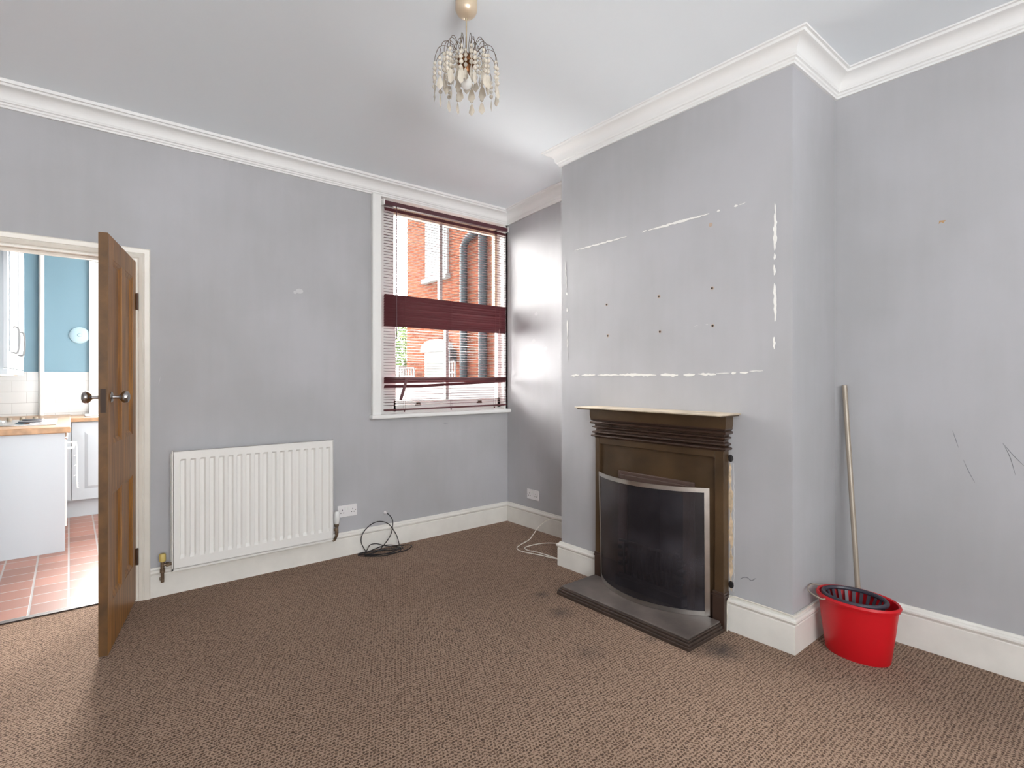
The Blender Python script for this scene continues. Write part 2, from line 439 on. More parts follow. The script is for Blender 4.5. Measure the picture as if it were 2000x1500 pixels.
def skirt(h):
    return [(0, 0), (.020, 0), (.020, h-.046), (.0165, h-.042), (.0165, h-.038), (.024, h-.034), (.028, h-.026), (.027, h-.018), (.021, h-.012), (.013, h-.010), (.011, h-.004), (.008, h), (0, h)]
pA = [(.37, YB), (XL, YB), (XL, BY1), (XB, BY1), (XB, 2.297)]
pB = [(XB, 1.418), (XB, BY0), (XR, BY0), (XR, YF), (XW, YF), (XW, YB), (-.50, YB)]
for nm, p, a, b, h, lab in (('baseboard_back', pA, 0, 1, .172, 'cream white skirting board below the radiator and window'),
                        ('baseboard_alcove', pA, 1, 2, .172, 'cream skirting board in the alcove behind the white cable'),
                        ('baseboard_chimney', pA, 2, 4, .165, 'chipped cream skirting board left of the fireplace'),
                        ('baseboard_fireplace', pB, 0, 2, .178, 'chipped cream skirting board right of the fireplace'),
                        ('baseboard_right', pB, 2, 3, .19, 'cream skirting board along the right alcove wall'),
                        ('baseboard_left', pB, 3, 6, .17, 'cream skirting board round the rear of the room')):
    struct(nm, sweep(p, skirt(h), (a, b)), M['skirting'], lab, 'skirting board', smooth=True, auto=30)

# door architrave: mitred frame sweep in the wall plane
def frame_sweep(corners, prof, fn):
    """corners: open polyline (u,v) in wall plane, prof (outset,height) ; fn(u,v,h)->xyz"""
    n = len(corners); P = [Vector(c) for c in corners]; rings = []
    ds = [(P[i+1]-P[i]).normalized() for i in range(n-1)]
    nr = lambda d: Vector((-d.y, d.x))
    for i in range(n):
        if i == 0: m = nr(ds[0])
        elif i == n-1: m = nr(ds[-1])
        else: m = (nr(ds[i-1])+nr(ds[i]))/(1+nr(ds[i-1]).dot(nr(ds[i])))
        rings.append([fn(P[i].x+m.x*o, P[i].y+m.y*o, h) for o, h in prof])
    mb = MB(); k = len(prof); fs = []
    for j in range(n-1):
        for i in range(k):
            a = j*k+i; b = j*k+(i+1) % k; fs.append((a, b, b+k, a+k))
    fs.append(tuple(range(k))[::-1]); fs.append(tuple(range((n-1)*k, n*k)))
    mb.add([v for r in rings for v in r], fs); return mb
ax0, ax1, az = -.425, .298, 1.985
arch = [(0, 0), (0, .012), (.008, .014), (.014, .010), (.018, .016), (.034, .022), (.040, .018), (.044, .022), (.066, .026), (.072, .022), (.072, 0)]
mb = frame_sweep([(ax0, 0), (ax0, az), (ax1, az), (ax1, 0)], arch, lambda u, v, h: (u, YB-h, v))
struct('trim_6', mb, M['door_trim'], 'cream moulded architrave around the kitchen doorway', 'architrave', smooth=True, auto=25)
mb = MB()
mb.box(ax1+.003, DX1, YB-.005, YB+.13, 0, az+.003); mb.box(DX0, ax0-.003, YB-.005, YB+.13, 0, az+.003); mb.box(DX0, DX1, YB-.005, YB+.13, az+.003, DZ)
mb.box(ax1-.010, ax1+.003, YB+.045, YB+.085, 0, az); mb.box(ax0-.003, ax0+.010, YB+.045, YB+.085, 0, az); mb.box(ax0, ax1, YB+.045, YB+.085, az-.012, az+.003)
struct('trim_7', mb, M['door_trim'], 'cream door lining with stop bead inside the doorway', 'door lining')
mb = MB(); mb.box(DX0, DX1, 3.885, 3.925, 0, .007)
struct('trim_8', mb, mat('threshold_dark', (.03, .016, .012), .5), 'dark threshold strip between carpet and kitchen tiles', 'threshold')

# --- pine door, open into the room
hx, hy = .300, 3.792; fx, fy = .1405, 3.113
dv = Vector((fx-hx, fy-hy, 0)); DW = dv.length; dv.normalize(); nv = Vector((dv.y, -dv.x, 0))  # nv points to the kitchen side (-x)
if nv.x > 0: nv = -nv
TH = .037; D0 = Vector((hx, hy, 0))
door = thing('door_1', (hx, hy, 0), 'stripped pine four panel door standing open into the room', 'door', kind='structure')
def dp(s, t, z): return D0+dv*s+nv*t+Vector((0, 0, z))     # s along, t thickness 0..TH
def dbox(mb, s0, s1, t0, t1, z0, z1, mi=0):
    vs = [dp(s, t, z) for z in (z0, z1) for t in (t0, t1) for s in (s0, s1)]
    mb.add(vs, [(0,2,3,1),(4,5,7,6),(0,1,5,4),(2,6,7,3),(0,4,6,2),(1,3,7,5)], mi)
st = .098; mu = .085; zb, zt = .012, 1.975; rails = [(.012, .235), (.752, .985), (1.870, zt)]
mb = MB()
dbox(mb, 0, st, 0, TH, zb, zt); dbox(mb, DW-st, DW, 0, TH, zb, zt)
for a, b in rails: dbox(mb, st, DW-st, 0, TH, a, b)
ms0 = (DW-mu)/2; ms1 = ms0+mu
for a, b in ((rails[0][1], rails[1][0]), (rails[1][1], rails[2][0])): dbox(mb, ms0, ms1, 0, TH, a, b)
mb.obj('door_frame', M['pine'], door, bevel=.0012)
for a, b in ((rails[0][1], rails[1][0]), (rails[1][1], rails[2][0])):
    for s0, s1 in ((st, ms0), (ms1, DW-st)):
        mb = MB(); dbox(mb, s0, s1, .013, TH-.013, a, b)
        pn = mb.obj('door_panel', M['pine'], door)
        mb = MB()
        # bevelled bead round both faces
        for t0, t1 in ((.013, .002), (TH-.013, TH-.002)):
            w = .022
            o = [(s0, a), (s1, a), (s1, b), (s0, b)]; i = [(s0+w, a+w), (s1-w, a+w), (s1-w, b-w), (s0+w, b-w)]; mdl = [(s0+w*.55, a+w*.55), (s1-w*.55, a+w*.55), (s1-w*.55, b-w*.55), (s0+w*.55, b-w*.55)]
            vs = [dp(u, t1, v) for u, v in o]+[dp(u, t1+(t0-t1)*.35, v) for u, v in mdl]+[dp(u, t0, v) for u, v in i]+[dp(u, t0, v) for u, v in o]
            fs = []
            for k in range(4):
                j = (k+1) % 4; fs += [(k, j, j+4, k+4), (k+4, j+4, j+8, k+8), (k+8, j+8, j+12, k+12), (k+12, j+12, j, k)]
            mb.add(vs, fs)
        mb.obj('panel_moulding', M['pine'], pn)
mb = MB(); dbox(mb, DW, DW+.0015, .001, TH-.001, zb, zt)
mb.obj('closing_edge', M['edge_wood'], door)
mb = MB(); dbox(mb, DW+.0015, DW+.003, .008, TH-.008, 1.14, 1.25)
mb.obj('lock_plate', mat('tarnished_lock', (.045, .025, .015), .6, .3), door)
for t, sgn in ((0, -1), (TH, 1)):
    o = dp(DW-.058, t, 1.21); ax = nv*sgn
    mb = MB(); mb.lathe([(.024, 0), (.026, .003), (.022, .007), (.010, .009)], o, ax, 20)
    ro = mb.obj('knob_rose', M['knob'], door, smooth=True)
    mb = MB(); mb.lathe([(.0095, .006), (.008, .022), (.009, .034), (.020, .041), (.0275, .050), (.0285, .060), (.025, .069), (.014, .074), (.004, .075)], o, ax, 24)
    mb.obj('door_knob', M['knob'], door, smooth=True)
for z in (.262, 1.745):
    mb = MB(); mb.lathe([(.0065, -.048), (.0065, .048)], (hx+.006, hy-.004, z), (0,0,1), 10); mb.box(hx-.002, hx+.001, hy-.002, hy+.03, z-.045, z+.045)
    mb.box(hx+.004, hx+.008, hy-.002, hy+.018, z-.045, z+.045)
    mb.obj('hinge', M['hinge'], door)

# --- window 1 in the back wall
win = thing('window_1', (2.46, YB+.06, 1.0), 'tall white timber sash window behind the burgundy blind', 'window', kind='structure')
mb = MB(); mb.box(1.765, WX0, YB-.024, YB, 1.022, 2.70); mb.box(1.765, 1.785, YB-.034, YB-.024, 1.022, 2.70); mb.box(1.822, 1.838, YB-.012, YB+.02, 1.022, 2.70)
mb.obj('window_architrave', M['window_white'], win, bevel=.002)
mb = MB(); mb.box(1.750, 3.098, YB-.060, YB+.05, .990, 1.022)
mb.obj('window_sill', M['window_white'], win, bevel=.008)
mb = MB()   # sash box lining
mb.box(WX0, 1.985, YB+.06, YB+.13, 1.02, WZ1); mb.box(WX0, 1.850, YB, YB+.06, 1.02, WZ1)
mb.box(3.060, WX1+.02, YB, YB+.13, 1.02, WZ1); mb.box(WX0, WX1, YB, YB+.13, 2.700, WZ1); mb.box(WX0, WX1, YB+.05, YB+.16, .985, 1.035)
mb.obj('window_lining', M['window_white'], win)
def sash(z0, z1, y, top, bot, xg, name, bar_m):
    mb = MB(); x0, x1 = 1.985, 3.062
    mb.box(x0, x0+.018, y, y+.04, z0, z1); mb.box(x1-.03, x1, y, y+.04, z0, z1)
    mb.box(x0, x1, y, y+.04, z0, z0+bot); mb.box(x0, x1, y, y+.04, z1-top, z1)
    s = mb.obj(name, M['window_white'] if bot > .05 else M['cream'], win)
    mb = MB(); mb.box(xg-.014, xg+.014, y+.003, y+.036, z0+bot, z1-top); mb.obj('glazing_bar', M['bar'], s)
    mb = MB(); mb.box(x0+.01, x1-.02, y+.018, y+.022, z0+bot-.005, z1-top+.005); mb.obj('pane', M['glass'], s)
    return s
sash(1.90, 2.700, YB+.105, .085, .035, 2.455, 'upper_sash', None)
lo = sash(1.035, 1.935, YB+.062, .035, .085, 2.490, 'lower_sash', None)
for x in (2.20, 2.82):
    mb = MB(); mb.box(x-.025, x+.025, YB+.048, YB+.062, 1.078, 1.090); mb.box(x-.012, x+.012, YB+.035, YB+.062, 1.085, 1.100); mb.obj('sash_lift', M['hinge'], lo)

# --- blind
BX0, BX1, BYc = 1.862, 3.062, YB-.024
bl = thing('venetian_blind', (2.46, BYc, 1.05), 'burgundy slatted blind hanging over the window, some slats closed', 'blind')
mb = MB(); mb.box(BX0-.008, BX1+.008, BYc-.020, BYc+.020, 2.628, 2.660); mb.obj('headrail', M['headrail'], bl, bevel=.003)
for x in (BX0-.014, BX1+.004):
    mb = MB(); mb.box(x, x+.008, BYc-.024, BYc+.022, 2.624, 2.668); mb.obj('headrail_bracket', M['window_white'], bl)
def slat(mb, z, tilt, x0=BX0, x1=BX1, dz=0, w=.025, yo=0):
    pts = []
    for i in range(5):
        t = (i/4-.5); u = t*w; c = .0022*(1-4*t*t)
        pts.append((u*math.cos(tilt)-c*math.sin(tilt), u*math.sin(tilt)+c*math.cos(tilt)))
    th = .0010
    vs = []
    for x, dzz in ((x0, 0), (x1, dz)):
        for p, q in pts: vs.append((x, BYc+yo+p, z+q+dzz))
        for p, q in pts: vs.append((x, BYc+yo+p, z+q+dzz-th))
    fs = []
    for i in range(4): fs += [(i, i+1, i+11, i+10), (i+5, i+15, i+16, i+6)]
    fs += [(0, 10, 15, 5), (4, 9, 19, 14), (0, 5, 6, 1), (1, 6, 7, 2), (2, 7, 8, 3), (3, 8, 9, 4), (10, 11, 16, 15), (11, 12, 17, 16), (12, 13, 18, 17), (13, 14, 19, 18)]
    mb.add(vs, fs)
P = .0218
mb = MB(); z = 2.595
slat(mb, 2.606, .9); slat(mb, 2.598, 1.0)
z = 2.575
while z > 1.945:
    slat(mb, z+random.uniform(-.0012, .0012),   .15+random.uniform(-.03, .03), dz=random.uniform(-.002, .002)); z -= P
mb.obj('open_slats', M['slat'], bl)
mb = MB(); z = 1.935; k = 0
while z > 1.70:
    slat(mb, z, -1.0+random.uniform(-.07, .07), dz=random.uniform(-.003, .003), w=.027); z -= P*.93; k += 1
mb.obj('closed_slats', M['slat'], bl)
mb = MB(); z = 1.680
while z > 1.315:
    slat(mb, z+random.uniform(-.001, .001), .05+random.uniform(-.03, .03)); z -= P
mb.obj('open_slats', M['slat'], bl)
mb = MB()
for z, t, dz in ((1.300, -.8, .0), (1.285, -1.0, .004), (1.272, -1.0, .008)): slat(mb, z, t, dz=dz)
slat(mb, 1.236, -1.1, x1=2.20, dz=.0); slat(mb, 1.236, -1.0, x0=2.16, dz=.038)
mb.obj('sagging_slats', M['slat'], bl)
mb = MB(); z = 1.215
while z > 1.075:
    slat(mb, z+random.uniform(-.001, .001), .04+random.uniform(-.04, .04)); z -= P*.95
mb.obj('open_slats', M['slat'], bl)
mb = MB(); mb.bar((BX0, BYc, 1.053), (BX1, BYc, 1.060), .026, .013); mb.obj('bottom_rail', M['slat'], bl, bevel=.002)
for x in (2.035, 2.47, 2.93):
    for y in (-.0135, .0135):
        mb = MB(); mb.tube([(x, BYc+y, 2.63), (x, BYc+y, 1.045)], .0008, 5); mb.obj('ladder_cord', M['cord'], bl)
    mb = MB(); mb.lathe([(.004, 0), (.006, -.006), (.004, -.014)], (x, BYc, 1.048), (0,0,1), 8); mb.obj('cord_button', M['slat'], bl)
mb = MB(); mb.tube([(1.955, BYc-.022, 2.63), (1.953, BYc-.024, 1.60)], .004, 6); mb.obj('tilt_wand', M['headrail'], bl)
mb = MB(); mb.tube([(2.965, BYc-.02, 2.63), (2.97, BYc-.022, 1.73)], .0011, 5); mb.tube([(2.975, BYc-.02, 2.63), (2.985, BYc-.022, 1.75)], .0011, 5); mb.lathe([(.003, .03), (.008, .0), (.006, -.006)], (2.97, BYc-.022, 1.71), (0,0,1), 10); mb.obj('pull_cord', M['cord'], bl)
mb = MB(); mb.bar((2.045, BYc-.022, 1.298), (1.985, BYc-.03, 1.128), .024, .0012, up=(0, 1, 0)); tag(mb.obj('broken_slat', M['slat']), 'short broken burgundy slat dangling at the lower left of the blind', 'blind slat')

# --- chimney breast marks (thin torn filler, drill holes)
def ragged(mb, p, q, w, x, n=None):
    """ragged raised strip on the breast plane from p to q (y,z)"""
    p = Vector(p); q = Vector(q); L_ = (q-p).length; n = n or max(3, int(L_/.015)); d = (q-p)/L_; nn = Vector((-d.y, d.x)); top = []; bot = []
    for i in range(n+1):
        t = i/n; c = p.lerp(q, t)+nn*random.uniform(-.0015, .0015); e = min(1, 4*t, 4*(1-t))*.7+.3
        top.append(c+nn*w*e*random.uniform(.25, .62)); bot.append(c-nn*w*e*random.uniform(.25, .62))
    for i in range(n):
        q4 = [top[i], top[i+1], bot[i+1], bot[i]]
        vs = [(x, a.x, a.y) for a in q4]+[(x-.0016, a.x, a.y) for a in q4]
        mb.add(vs, [(0,1,2,3),(4,7,6,5),(0,4,5,1),(1,5,6,2),(2,6,7,3),(3,7,4,0)])
lines = {
 'top': [((2.526, 2.164), (2.085, 2.170), .010), ((1.97, 2.172), (1.935, 2.174), .010), ((1.925, 2.174), (1.535, 2.180), .013), ((1.49, 2.181), (1.473, 2.183), .010), ((1.395, 2.183), (1.375, 2.184), .012), ((1.370, 2.184), (1.335, 2.188), .004)],
 'right': [((1.188, 2.15), (1.185, 2.10), .006), ((1.187, 2.10), (1.190, 1.92), .017), ((1.191, 1.905), (1.190, 1.875), .012), ((1.192, 1.85), (1.190, 1.80), .011), ((1.190, 1.76), (1.187, 1.575), .014), ((1.193, 1.50), (1.192, 1.44), .012)],
 'left': [((2.610, 2.10), (2.600, 1.92), .004), ((2.597, 1.89), (2.597, 1.87), .012), ((2.595, 1.78), (2.594, 1.755), .012), ((2.592, 1.70), (2.590, 1.585), .011), ((2.590, 1.57), (2.588, 1.51), .009), ((2.588, 1.51), (2.588, 1.42), .002)],
 'bottom': [((2.560, 1.316), (2.48, 1.320), .013), ((2.46, 1.319), (2.34, 1.320), .013), ((2.32, 1.320), (2.14, 1.320), .012), ((2.14, 1.320), (1.87, 1.319), .017), ((1.84, 1.317), (1.725, 1.317), .018), ((1.69, 1.318), (1.62, 1.319), .015), ((1.60, 1.321), (1.495, 1.320), .014), ((1.495, 1.324), (1.42, 1.326), .004), ((1.41, 1.326), (1.385, 1.326), .014), ((1.365, 1.328), (1.32, 1.330), .012), ((1.315, 1.334), (1.245, 1.336), .005)],
}
for k, segs in lines.items():
    mb = MB()
    for p, q, w in segs: ragged(mb, p, q, w, XB)
    mb.obj('filler_line', M['filler'], wc)
for (y, z) in ((2.244, 1.768), (2.235, 1.569), (1.852, 1.774), (1.845, 1.569), (1.518, 1.779), (1.515, 1.579)):
    mb = MB(); mb.lathe([(.011*random.uniform(.8, 1.1), 0), (.009, .0012), (.006, .0014)], (XB, y, z), (-1, 0, 0), 9); h_ = mb.obj('drill_hole_rim', M['rust'], wc)
    mb = MB(); mb.lathe([(.0065, .0), (.0060, .0018)], (XB, y, z), (-1, 0, 0), 10, sx=random.uniform(.8, 1.1)); mb.obj('drill_hole', M['dark'], h_)
mb = MB(); mb.lathe([(.012, 0), (.009, .0015)], (XB, 1.527, 2.119), (-1, 0, 0), 7); mb.obj('tan_chip', M['rust'], wc)
mb = MB(); ragged(mb, (1.54, 1.586), (1.555, 1.590), .006, XB); ragged(mb, (1.625, 1.583), (1.600, 1.586), .004, XB); mb.obj('paint_chip', M['patch'], wc)
mb = MB(); mb.tube(bez([(XB-.0005, 1.362, .275), (XB-.0005, 1.345, .288), (XB-.0005, 1.325, .292), (XB-.0005, 1.305, .284), (XB-.0005, 1.285, .300)]), .0018, 5); mb.obj('scratch', M['scuff'], wc)
# bare plaster scar along fireplace edge, fixing lugs holes
mb = MB()
for (a, b, w) in (((1.418, .86), (1.416, .74), .014), ((1.414, .74), (1.414, .60), .026), ((1.414, .60), (1.410, .42), .022), ((1.412, .42), (1.412, .26), .020), ((1.412, .26), (1.410, .20), .012)): ragged(mb, a, b, w, XB-.0005)
mb.obj('plaster_scar', M['scar'], wc)
mb = MB(); ragged(mb, (1.398, .86), (1.396, .20), .006, XB); mb.obj('filler_edge', M['patch'], wc)
# right wall marks
def wmark(pts, r, m, par, name):
    mb = MB(); mb.tube(bez(pts), lambda t: r*(.25+math.sin(PI*min(1, max(0, t)))), 5); mb.obj(name, m, par)
wmark([(XR+.0005, .613, 1.058), (XR+.0005, .602, 1.02), (XR+.0005, .590, .975)], .0014, M['scuff'], wr, 'scuff_mark')
wmark([(XR+.0005, .575, .93), (XR+.0005, .555, .875), (XR+.0005, .530, .82)], .0014, M['scuff'], wr, 'scuff_mark')
wmark([(XR+.0005, .441, 1.018), (XR+.0005, .415, .955), (XR+.0005, .396, .87)], .0014, M['scuff'], wr, 'scuff_mark')
wmark([(XR+.0005, .441, 1.018), (XR+.0005, .405, .965), (XR+.0005, .360, .91)], .0014, M['scuff'], wr, 'scuff_mark')
mb = MB(); mb.add([(XR-.001, .637, 2.04), (XR-.001, .647, 2.028), (XR-.001, .655, 2.035), (XR-.001, .664, 2.027), (XR-.001, .661, 2.043)], [(0,1,2,3,4)]); mb.obj('tan_chip', M['tanmark'], wr)
# back wall marks
mb = MB(); mb.lathe([(.020, 0), (.016, .0008)], (1.236, YB, 1.905), (0, -1, 0), 9, sx=.9, sy=1.3); mb.lathe([(.012, 0), (.009, .0008)], (1.205, YB, 1.893), (0, -1, 0), 8); mb.obj('filler_patch', M['patch'], wb)
wmark([(2.405, YB+.0005, .925), (2.43, YB+.0005, .918), (2.46, YB+.0005, .922)], .0012, M['scuff'], wb, 'scuff_mark')
wmark([(.412, YB+.0005, 1.26), (.418, YB+.0005, 1.285), (.424, YB+.0005, 1.315)], .0010, M['patch'], wb, 'scuff_mark')
for y, z in ((3.45, 1.62), (3.30, 1.55), (3.42, 1.85), (3.24, 2.0), (3.50, 1.40)):
    mb = MB(); mb.lathe([(.022, 0), (.018, .0006)], (XL, y, z), (-1, 0, 0), 9, sx=random.uniform(.7, 1.4)); mb.obj('filler_patch', mat('pale_patch', (.50, .50, .51), .7), wl)

# --- radiator
RX0, RX1, RZ0, RZ1 = .472, 1.428, .176, .868
rd = thing('radiator', (.95, 3.75, RZ0), 'white ribbed steel panel radiator on the wall beside the door', 'radiator')
def rad_panel(yf, name):
    nP = 18; m_ = .018; x0, x1 = RX0+m_, RX1-m_; pw = (x1-x0)/nP
    xs = [RX0, x0]; dep = [0, 0]
    for k in range(nP):
        a = x0+k*pw
        for t, d in ((.30, 0), (.42, 1), (.80, 1), (.94, 0)): xs.append(a+t*pw); dep.append(d)
    xs += [x1, RX1]; dep += [0, 0]
    zs = [(RZ0, 0), (RZ0+.055, 0), (RZ0+.075, 1), (RZ1-.060, 1), (RZ1-.048, 0), (RZ1, 0)]
    mb = MB(); nx = len(xs); vs = [(x, yf+.016*d*dz, z) for z, dz in zs for x, d in zip(xs, dep)]
    fs = [(j*nx+i, j*nx+i+1, (j+1)*nx+i+1, (j+1)*nx+i) for j in range(len(zs)-1) for i in range(nx-1)]
    mb.add(vs, fs); mb.box(RX0, RX1, yf+.017, yf+.019, RZ0, RZ1)
    mb.box(RX0, RX1, yf, yf+.012, RZ0-.0, RZ0+.002); mb.box(RX0, RX1, yf, yf+.012, RZ1-.002, RZ1)
    mb.box(RX0, RX0+.002, yf, yf+.012, RZ0, RZ1); mb.box(RX1-.002, RX1, yf, yf+.012, RZ0, RZ1)
    # rolled lip around the face
    mb.box(RX0-.006, RX0+.001, yf+.006, yf+.016, RZ0-.012, RZ1+.002); mb.box(RX1-.001, RX1+.004, yf+.006, yf+.016, RZ0-.012, RZ1+.002); mb.box(RX0-.006, RX1+.004, yf+.006, yf+.016, RZ0-.014, RZ0-.001)
    return mb.obj(name, M['rad'], rd)
rad_panel(3.690, 'front_panel')
mb = MB(); mb.box(RX0-.004, RX1-.01, 3.752, 3.768, RZ0+.005, RZ1-.02); mb.obj('rear_panel', M['rad'], rd)
mb = MB(); mb.box(RX0+.05, RX1-.05, 3.704, 3.752, RZ0+.03, RZ0+.06); mb.box(RX0+.05, RX1-.05, 3.704, 3.752, RZ1-.06, RZ1-.03); mb.box(RX0+.15, RX0+.19, 3.767, YB, .3, .75); mb.box(RX1-.19, RX1-.15, 3.767, YB, .3, .75); mb.obj('mounting_bracket', M['rad'], rd)
vx, vy = .424, 3.735
v1 = MB(); v1.lathe([(.016, .222), (.018, .226), (.018, .262), (.014, .268)], (vx, vy, 0), (0,0,1), 14); v1.obj('lockshield_cap', M['yellow'], rd, smooth=True)['label'] = 'yellowed valve cap'
v1 = MB(); v1.lathe([(.009, .10), (.009, .155), (.013, .158), (.013, .178), (.010, .18), (.010, .222)], (vx, vy, 0), (0,0,1), 12); v1.tube([(vx, vy, .200), (RX0+.005, vy, .200)], .008, 10); v1.lathe([(.014, 0), (.014, .015)], (vx+.018, vy, .200), (1,0,0), 6)
v1.tube([(vx, vy, .125), (vx-.004, 3.765, .110), (vx-.004, 3.795, .108)], .008, 8); v1.obj('valve_body', M['valve'], rd, smooth=True)
v2 = MB(); wx = 1.470; v2.lathe([(.015, .262), (.019, .270), (.021, .300), (.019, .345), (.017, .352)], (wx, vy, 0), (0,0,1), 16); v2.obj('thermostatic_head', M['white'], rd, smooth=True)
v2 = MB(); v2.lathe([(.009, .175), (.013, .195), (.012, .225), (.010, .24), (.016, .245), (.016, .262)], (wx, vy, 0), (0,0,1), 12); v2.tube([(wx, vy, .222), (RX1-.004, vy, .222)], .009, 10)
v2.tube([(wx, vy, .178), (wx-.008, vy+.01, .150), (wx-.012, 3.76, .140), (wx-.012, 3.793, .140)], .009, 8); v2.obj('valve_body', M['valve'], rd, smooth=True)

# --- sockets
def socket(o, ux, uy, label, name='wall_socket'):
    """double socket, centre o on wall, ux horizontal unit, n outward normal"""
    o = Vector(o); ux = Vector(ux); n = Vector(uy); up = Vector((0, 0, 1))
    s = thing(name, o, label, 'socket', 'double wall sockets')
    def bx(mb, u0, u1, w0, w1, z0, z1):
        vs = [o+ux*u+n*w+up*z for z in (z0, z1) for w in (w0, w1) for u in (u0, u1)]
        mb.add(vs, [(0,2,3,1),(4,5,7,6),(0,1,5,4),(2,6,7,3),(0,4,6,2),(1,3,7,5)])
    mb = MB(); bx(mb, -.073, .073, 0, .010, -.042, .042); mb.obj('face_plate', M['plastic'], s, bevel=.002)
    for u in (-.011, .011):
        mb = MB(); bx(mb, u-.008, u+.008, .009, .0135, .006, .030); mb.obj('rocker_switch', M['white'], s, bevel=.001)
    for c in (-.040, .040):
        mb = MB(); bx(mb, c-.0025, c+.0025, .0095, .0104, .004, .014)
        bx(mb, c-.014, c-.007, .0095, .0104, -.014, -.009); bx(mb, c+.007, c+.014, .0095, .0104, -.014, -.009); mb.obj('pin_slots', M['dark'], s)
    for c in (-.062, .062):
        mb = MB(); mb.lathe([(.0032, .0095), (.003, .0106)], o+ux*c+up*.0, n, 8); mb.obj('screw', M['chrome'], s)
socket((1.577, YB, .326), (1, 0, 0), (0, -1, 0), 'white double socket on the wall just right of the radiator')
socket((XL, 3.455, .291), (0, -1, 0), (-1, 0, 0), 'white double socket in the alcove left of the chimney breast')

# --- cables
ct = thing('aerial_cable', (1.83, 3.73, 0), 'tangled black aerial cable coiled on carpet below the wall outlet', 'cable')
W = [(1.878, YB-.004, .262), (1.90, YB-.03, .248), (1.922, 3.765, .205), (1.915, 3.755, .150), (1.895, 3.750, .095), (1.845, 3.74, .045), (1.79, 3.725, .012), (1.72, 3.70, .008),
     (1.655, 3.72, .007), (1.64, 3.76, .006), (1.70, 3.745, .012), (1.80, 3.70, .012), (1.90, 3.665, .008), (1.955, 3.66, .010), (1.935, 3.72, .018), (1.87, 3.76, .025), (1.80, 3.76, .020), (1.72, 3.75, .010), (1.69, 3.73, .02), (1.665, 3.76, .09),
     (1.685, 3.765, .155), (1.75, 3.765, .205), (1.82, 3.765, .213), (1.89, 3.765, .18), (1.945, 3.76, .10), (1.955, 3.73, .04), (1.93, 3.68, .010), (1.86, 3.64, .006), (1.76, 3.64, .006), (1.69, 3.67, .006), (1.665, 3.70, .008), (1.70, 3.735, .03), (1.735, 3.76, .052), (1.79, 3.765, .050), (1.85, 3.74, .028), (1.93, 3.73, .010), (2.02, 3.73, .005), (2.04, 3.68, .005), (1.97, 3.62, .005), (1.88, 3.61, .005), (1.78, 3.62, .012), (1.70, 3.66, .014), (1.66, 3.70, .012), (1.70, 3.72, .016), (1.82, 3.69, .020), (1.93, 3.66, .016), (1.90, 3.62, .006), (1.80, 3.60, .005), (1.72, 3.63, .005), (1.66, 3.68, .005), (1.63, 3.73, .005), (1.66, 3.755, .006), (1.75, 3.74, .010), (1.85, 3.71, .015)]
mb = MB(); mb.tube(bez(W, 7), .0034, 7); mb.obj('black_lead', M['black_cable'], ct, smooth=True)
mb = MB(); mb.lathe([(.005, 0), (.005, .026), (.003, .03)], (1.93, 3.70, .012), (.6, -.8, .2), 8); mb.obj('metal_plug', M['chrome'], ct, smooth=True)
mb = MB(); mb.lathe([(.013, 0), (.013, .006), (.008, .012), (.006, .020)], (1.878, YB, .264), (.3, -1, -.1), 12); tag(mb.obj('cable_grommet', M['plastic'], smooth=True), 'small white cable outlet on the wall above the black cable', 'outlet')
W = [(3.070, 2.92, .162), (3.060, 3.02, .165), (3.045, 3.13, .160), (3.00, 3.20, .130), (2.94, 3.22, .085), (2.88, 3.21, .045), (2.82, 3.19, .018), (2.72, 3.17, .006), (2.64, 3.13, .005), (2.61, 3.07, .005), (2.62, 2.99, .005), (2.66, 2.88, .005), (2.69, 2.76, .005), (2.73, 2.70, .005), (2.80, 2.69, .005)]
mb = MB(); mb.tube(bez(W, 8), .0036, 7)
W2 = [(2.86, 2.70, .010), (2.93, 2.86, .02), (2.90, 2.98, .022), (2.84, 3.06, .014), (2.76, 3.10, .005), (2.685, 3.09, .005), (2.66, 3.03, .005), (2.665, 2.95, .012), (2.68, 2.86, .012), (2.70, 2.76, .006), (2.74, 2.69, .005)]
mb.tube(bez(W2, 8), .0036, 7)
tag(mb.obj('white_cable', M['white_cable'], smooth=True), 'cream white cable looping on the carpet in the window alcove', 'cable')
W3 = [(2.600, 1.412, .004), (2.605, 1.413, .06), (2.606, 1.414, .13), (2.606, 1.408, .168), (2.612, 1.38, .186), (2.618, 1.34, .184), (2.622, 1.25, .183), (2.622, 1.14, .182), (2.619, 1.088, .183), (2.66, 1.084, .186), (2.75, 1.088, .184), (2.90, 1.090, .184)]
mb = MB(); mb.tube(bez(W3, 8), .0036, 7); tag(mb.obj('skirting_cable', M['white_cable'], smooth=True), 'thin cream cable clipped along the skirting right of the fireplace', 'cable')

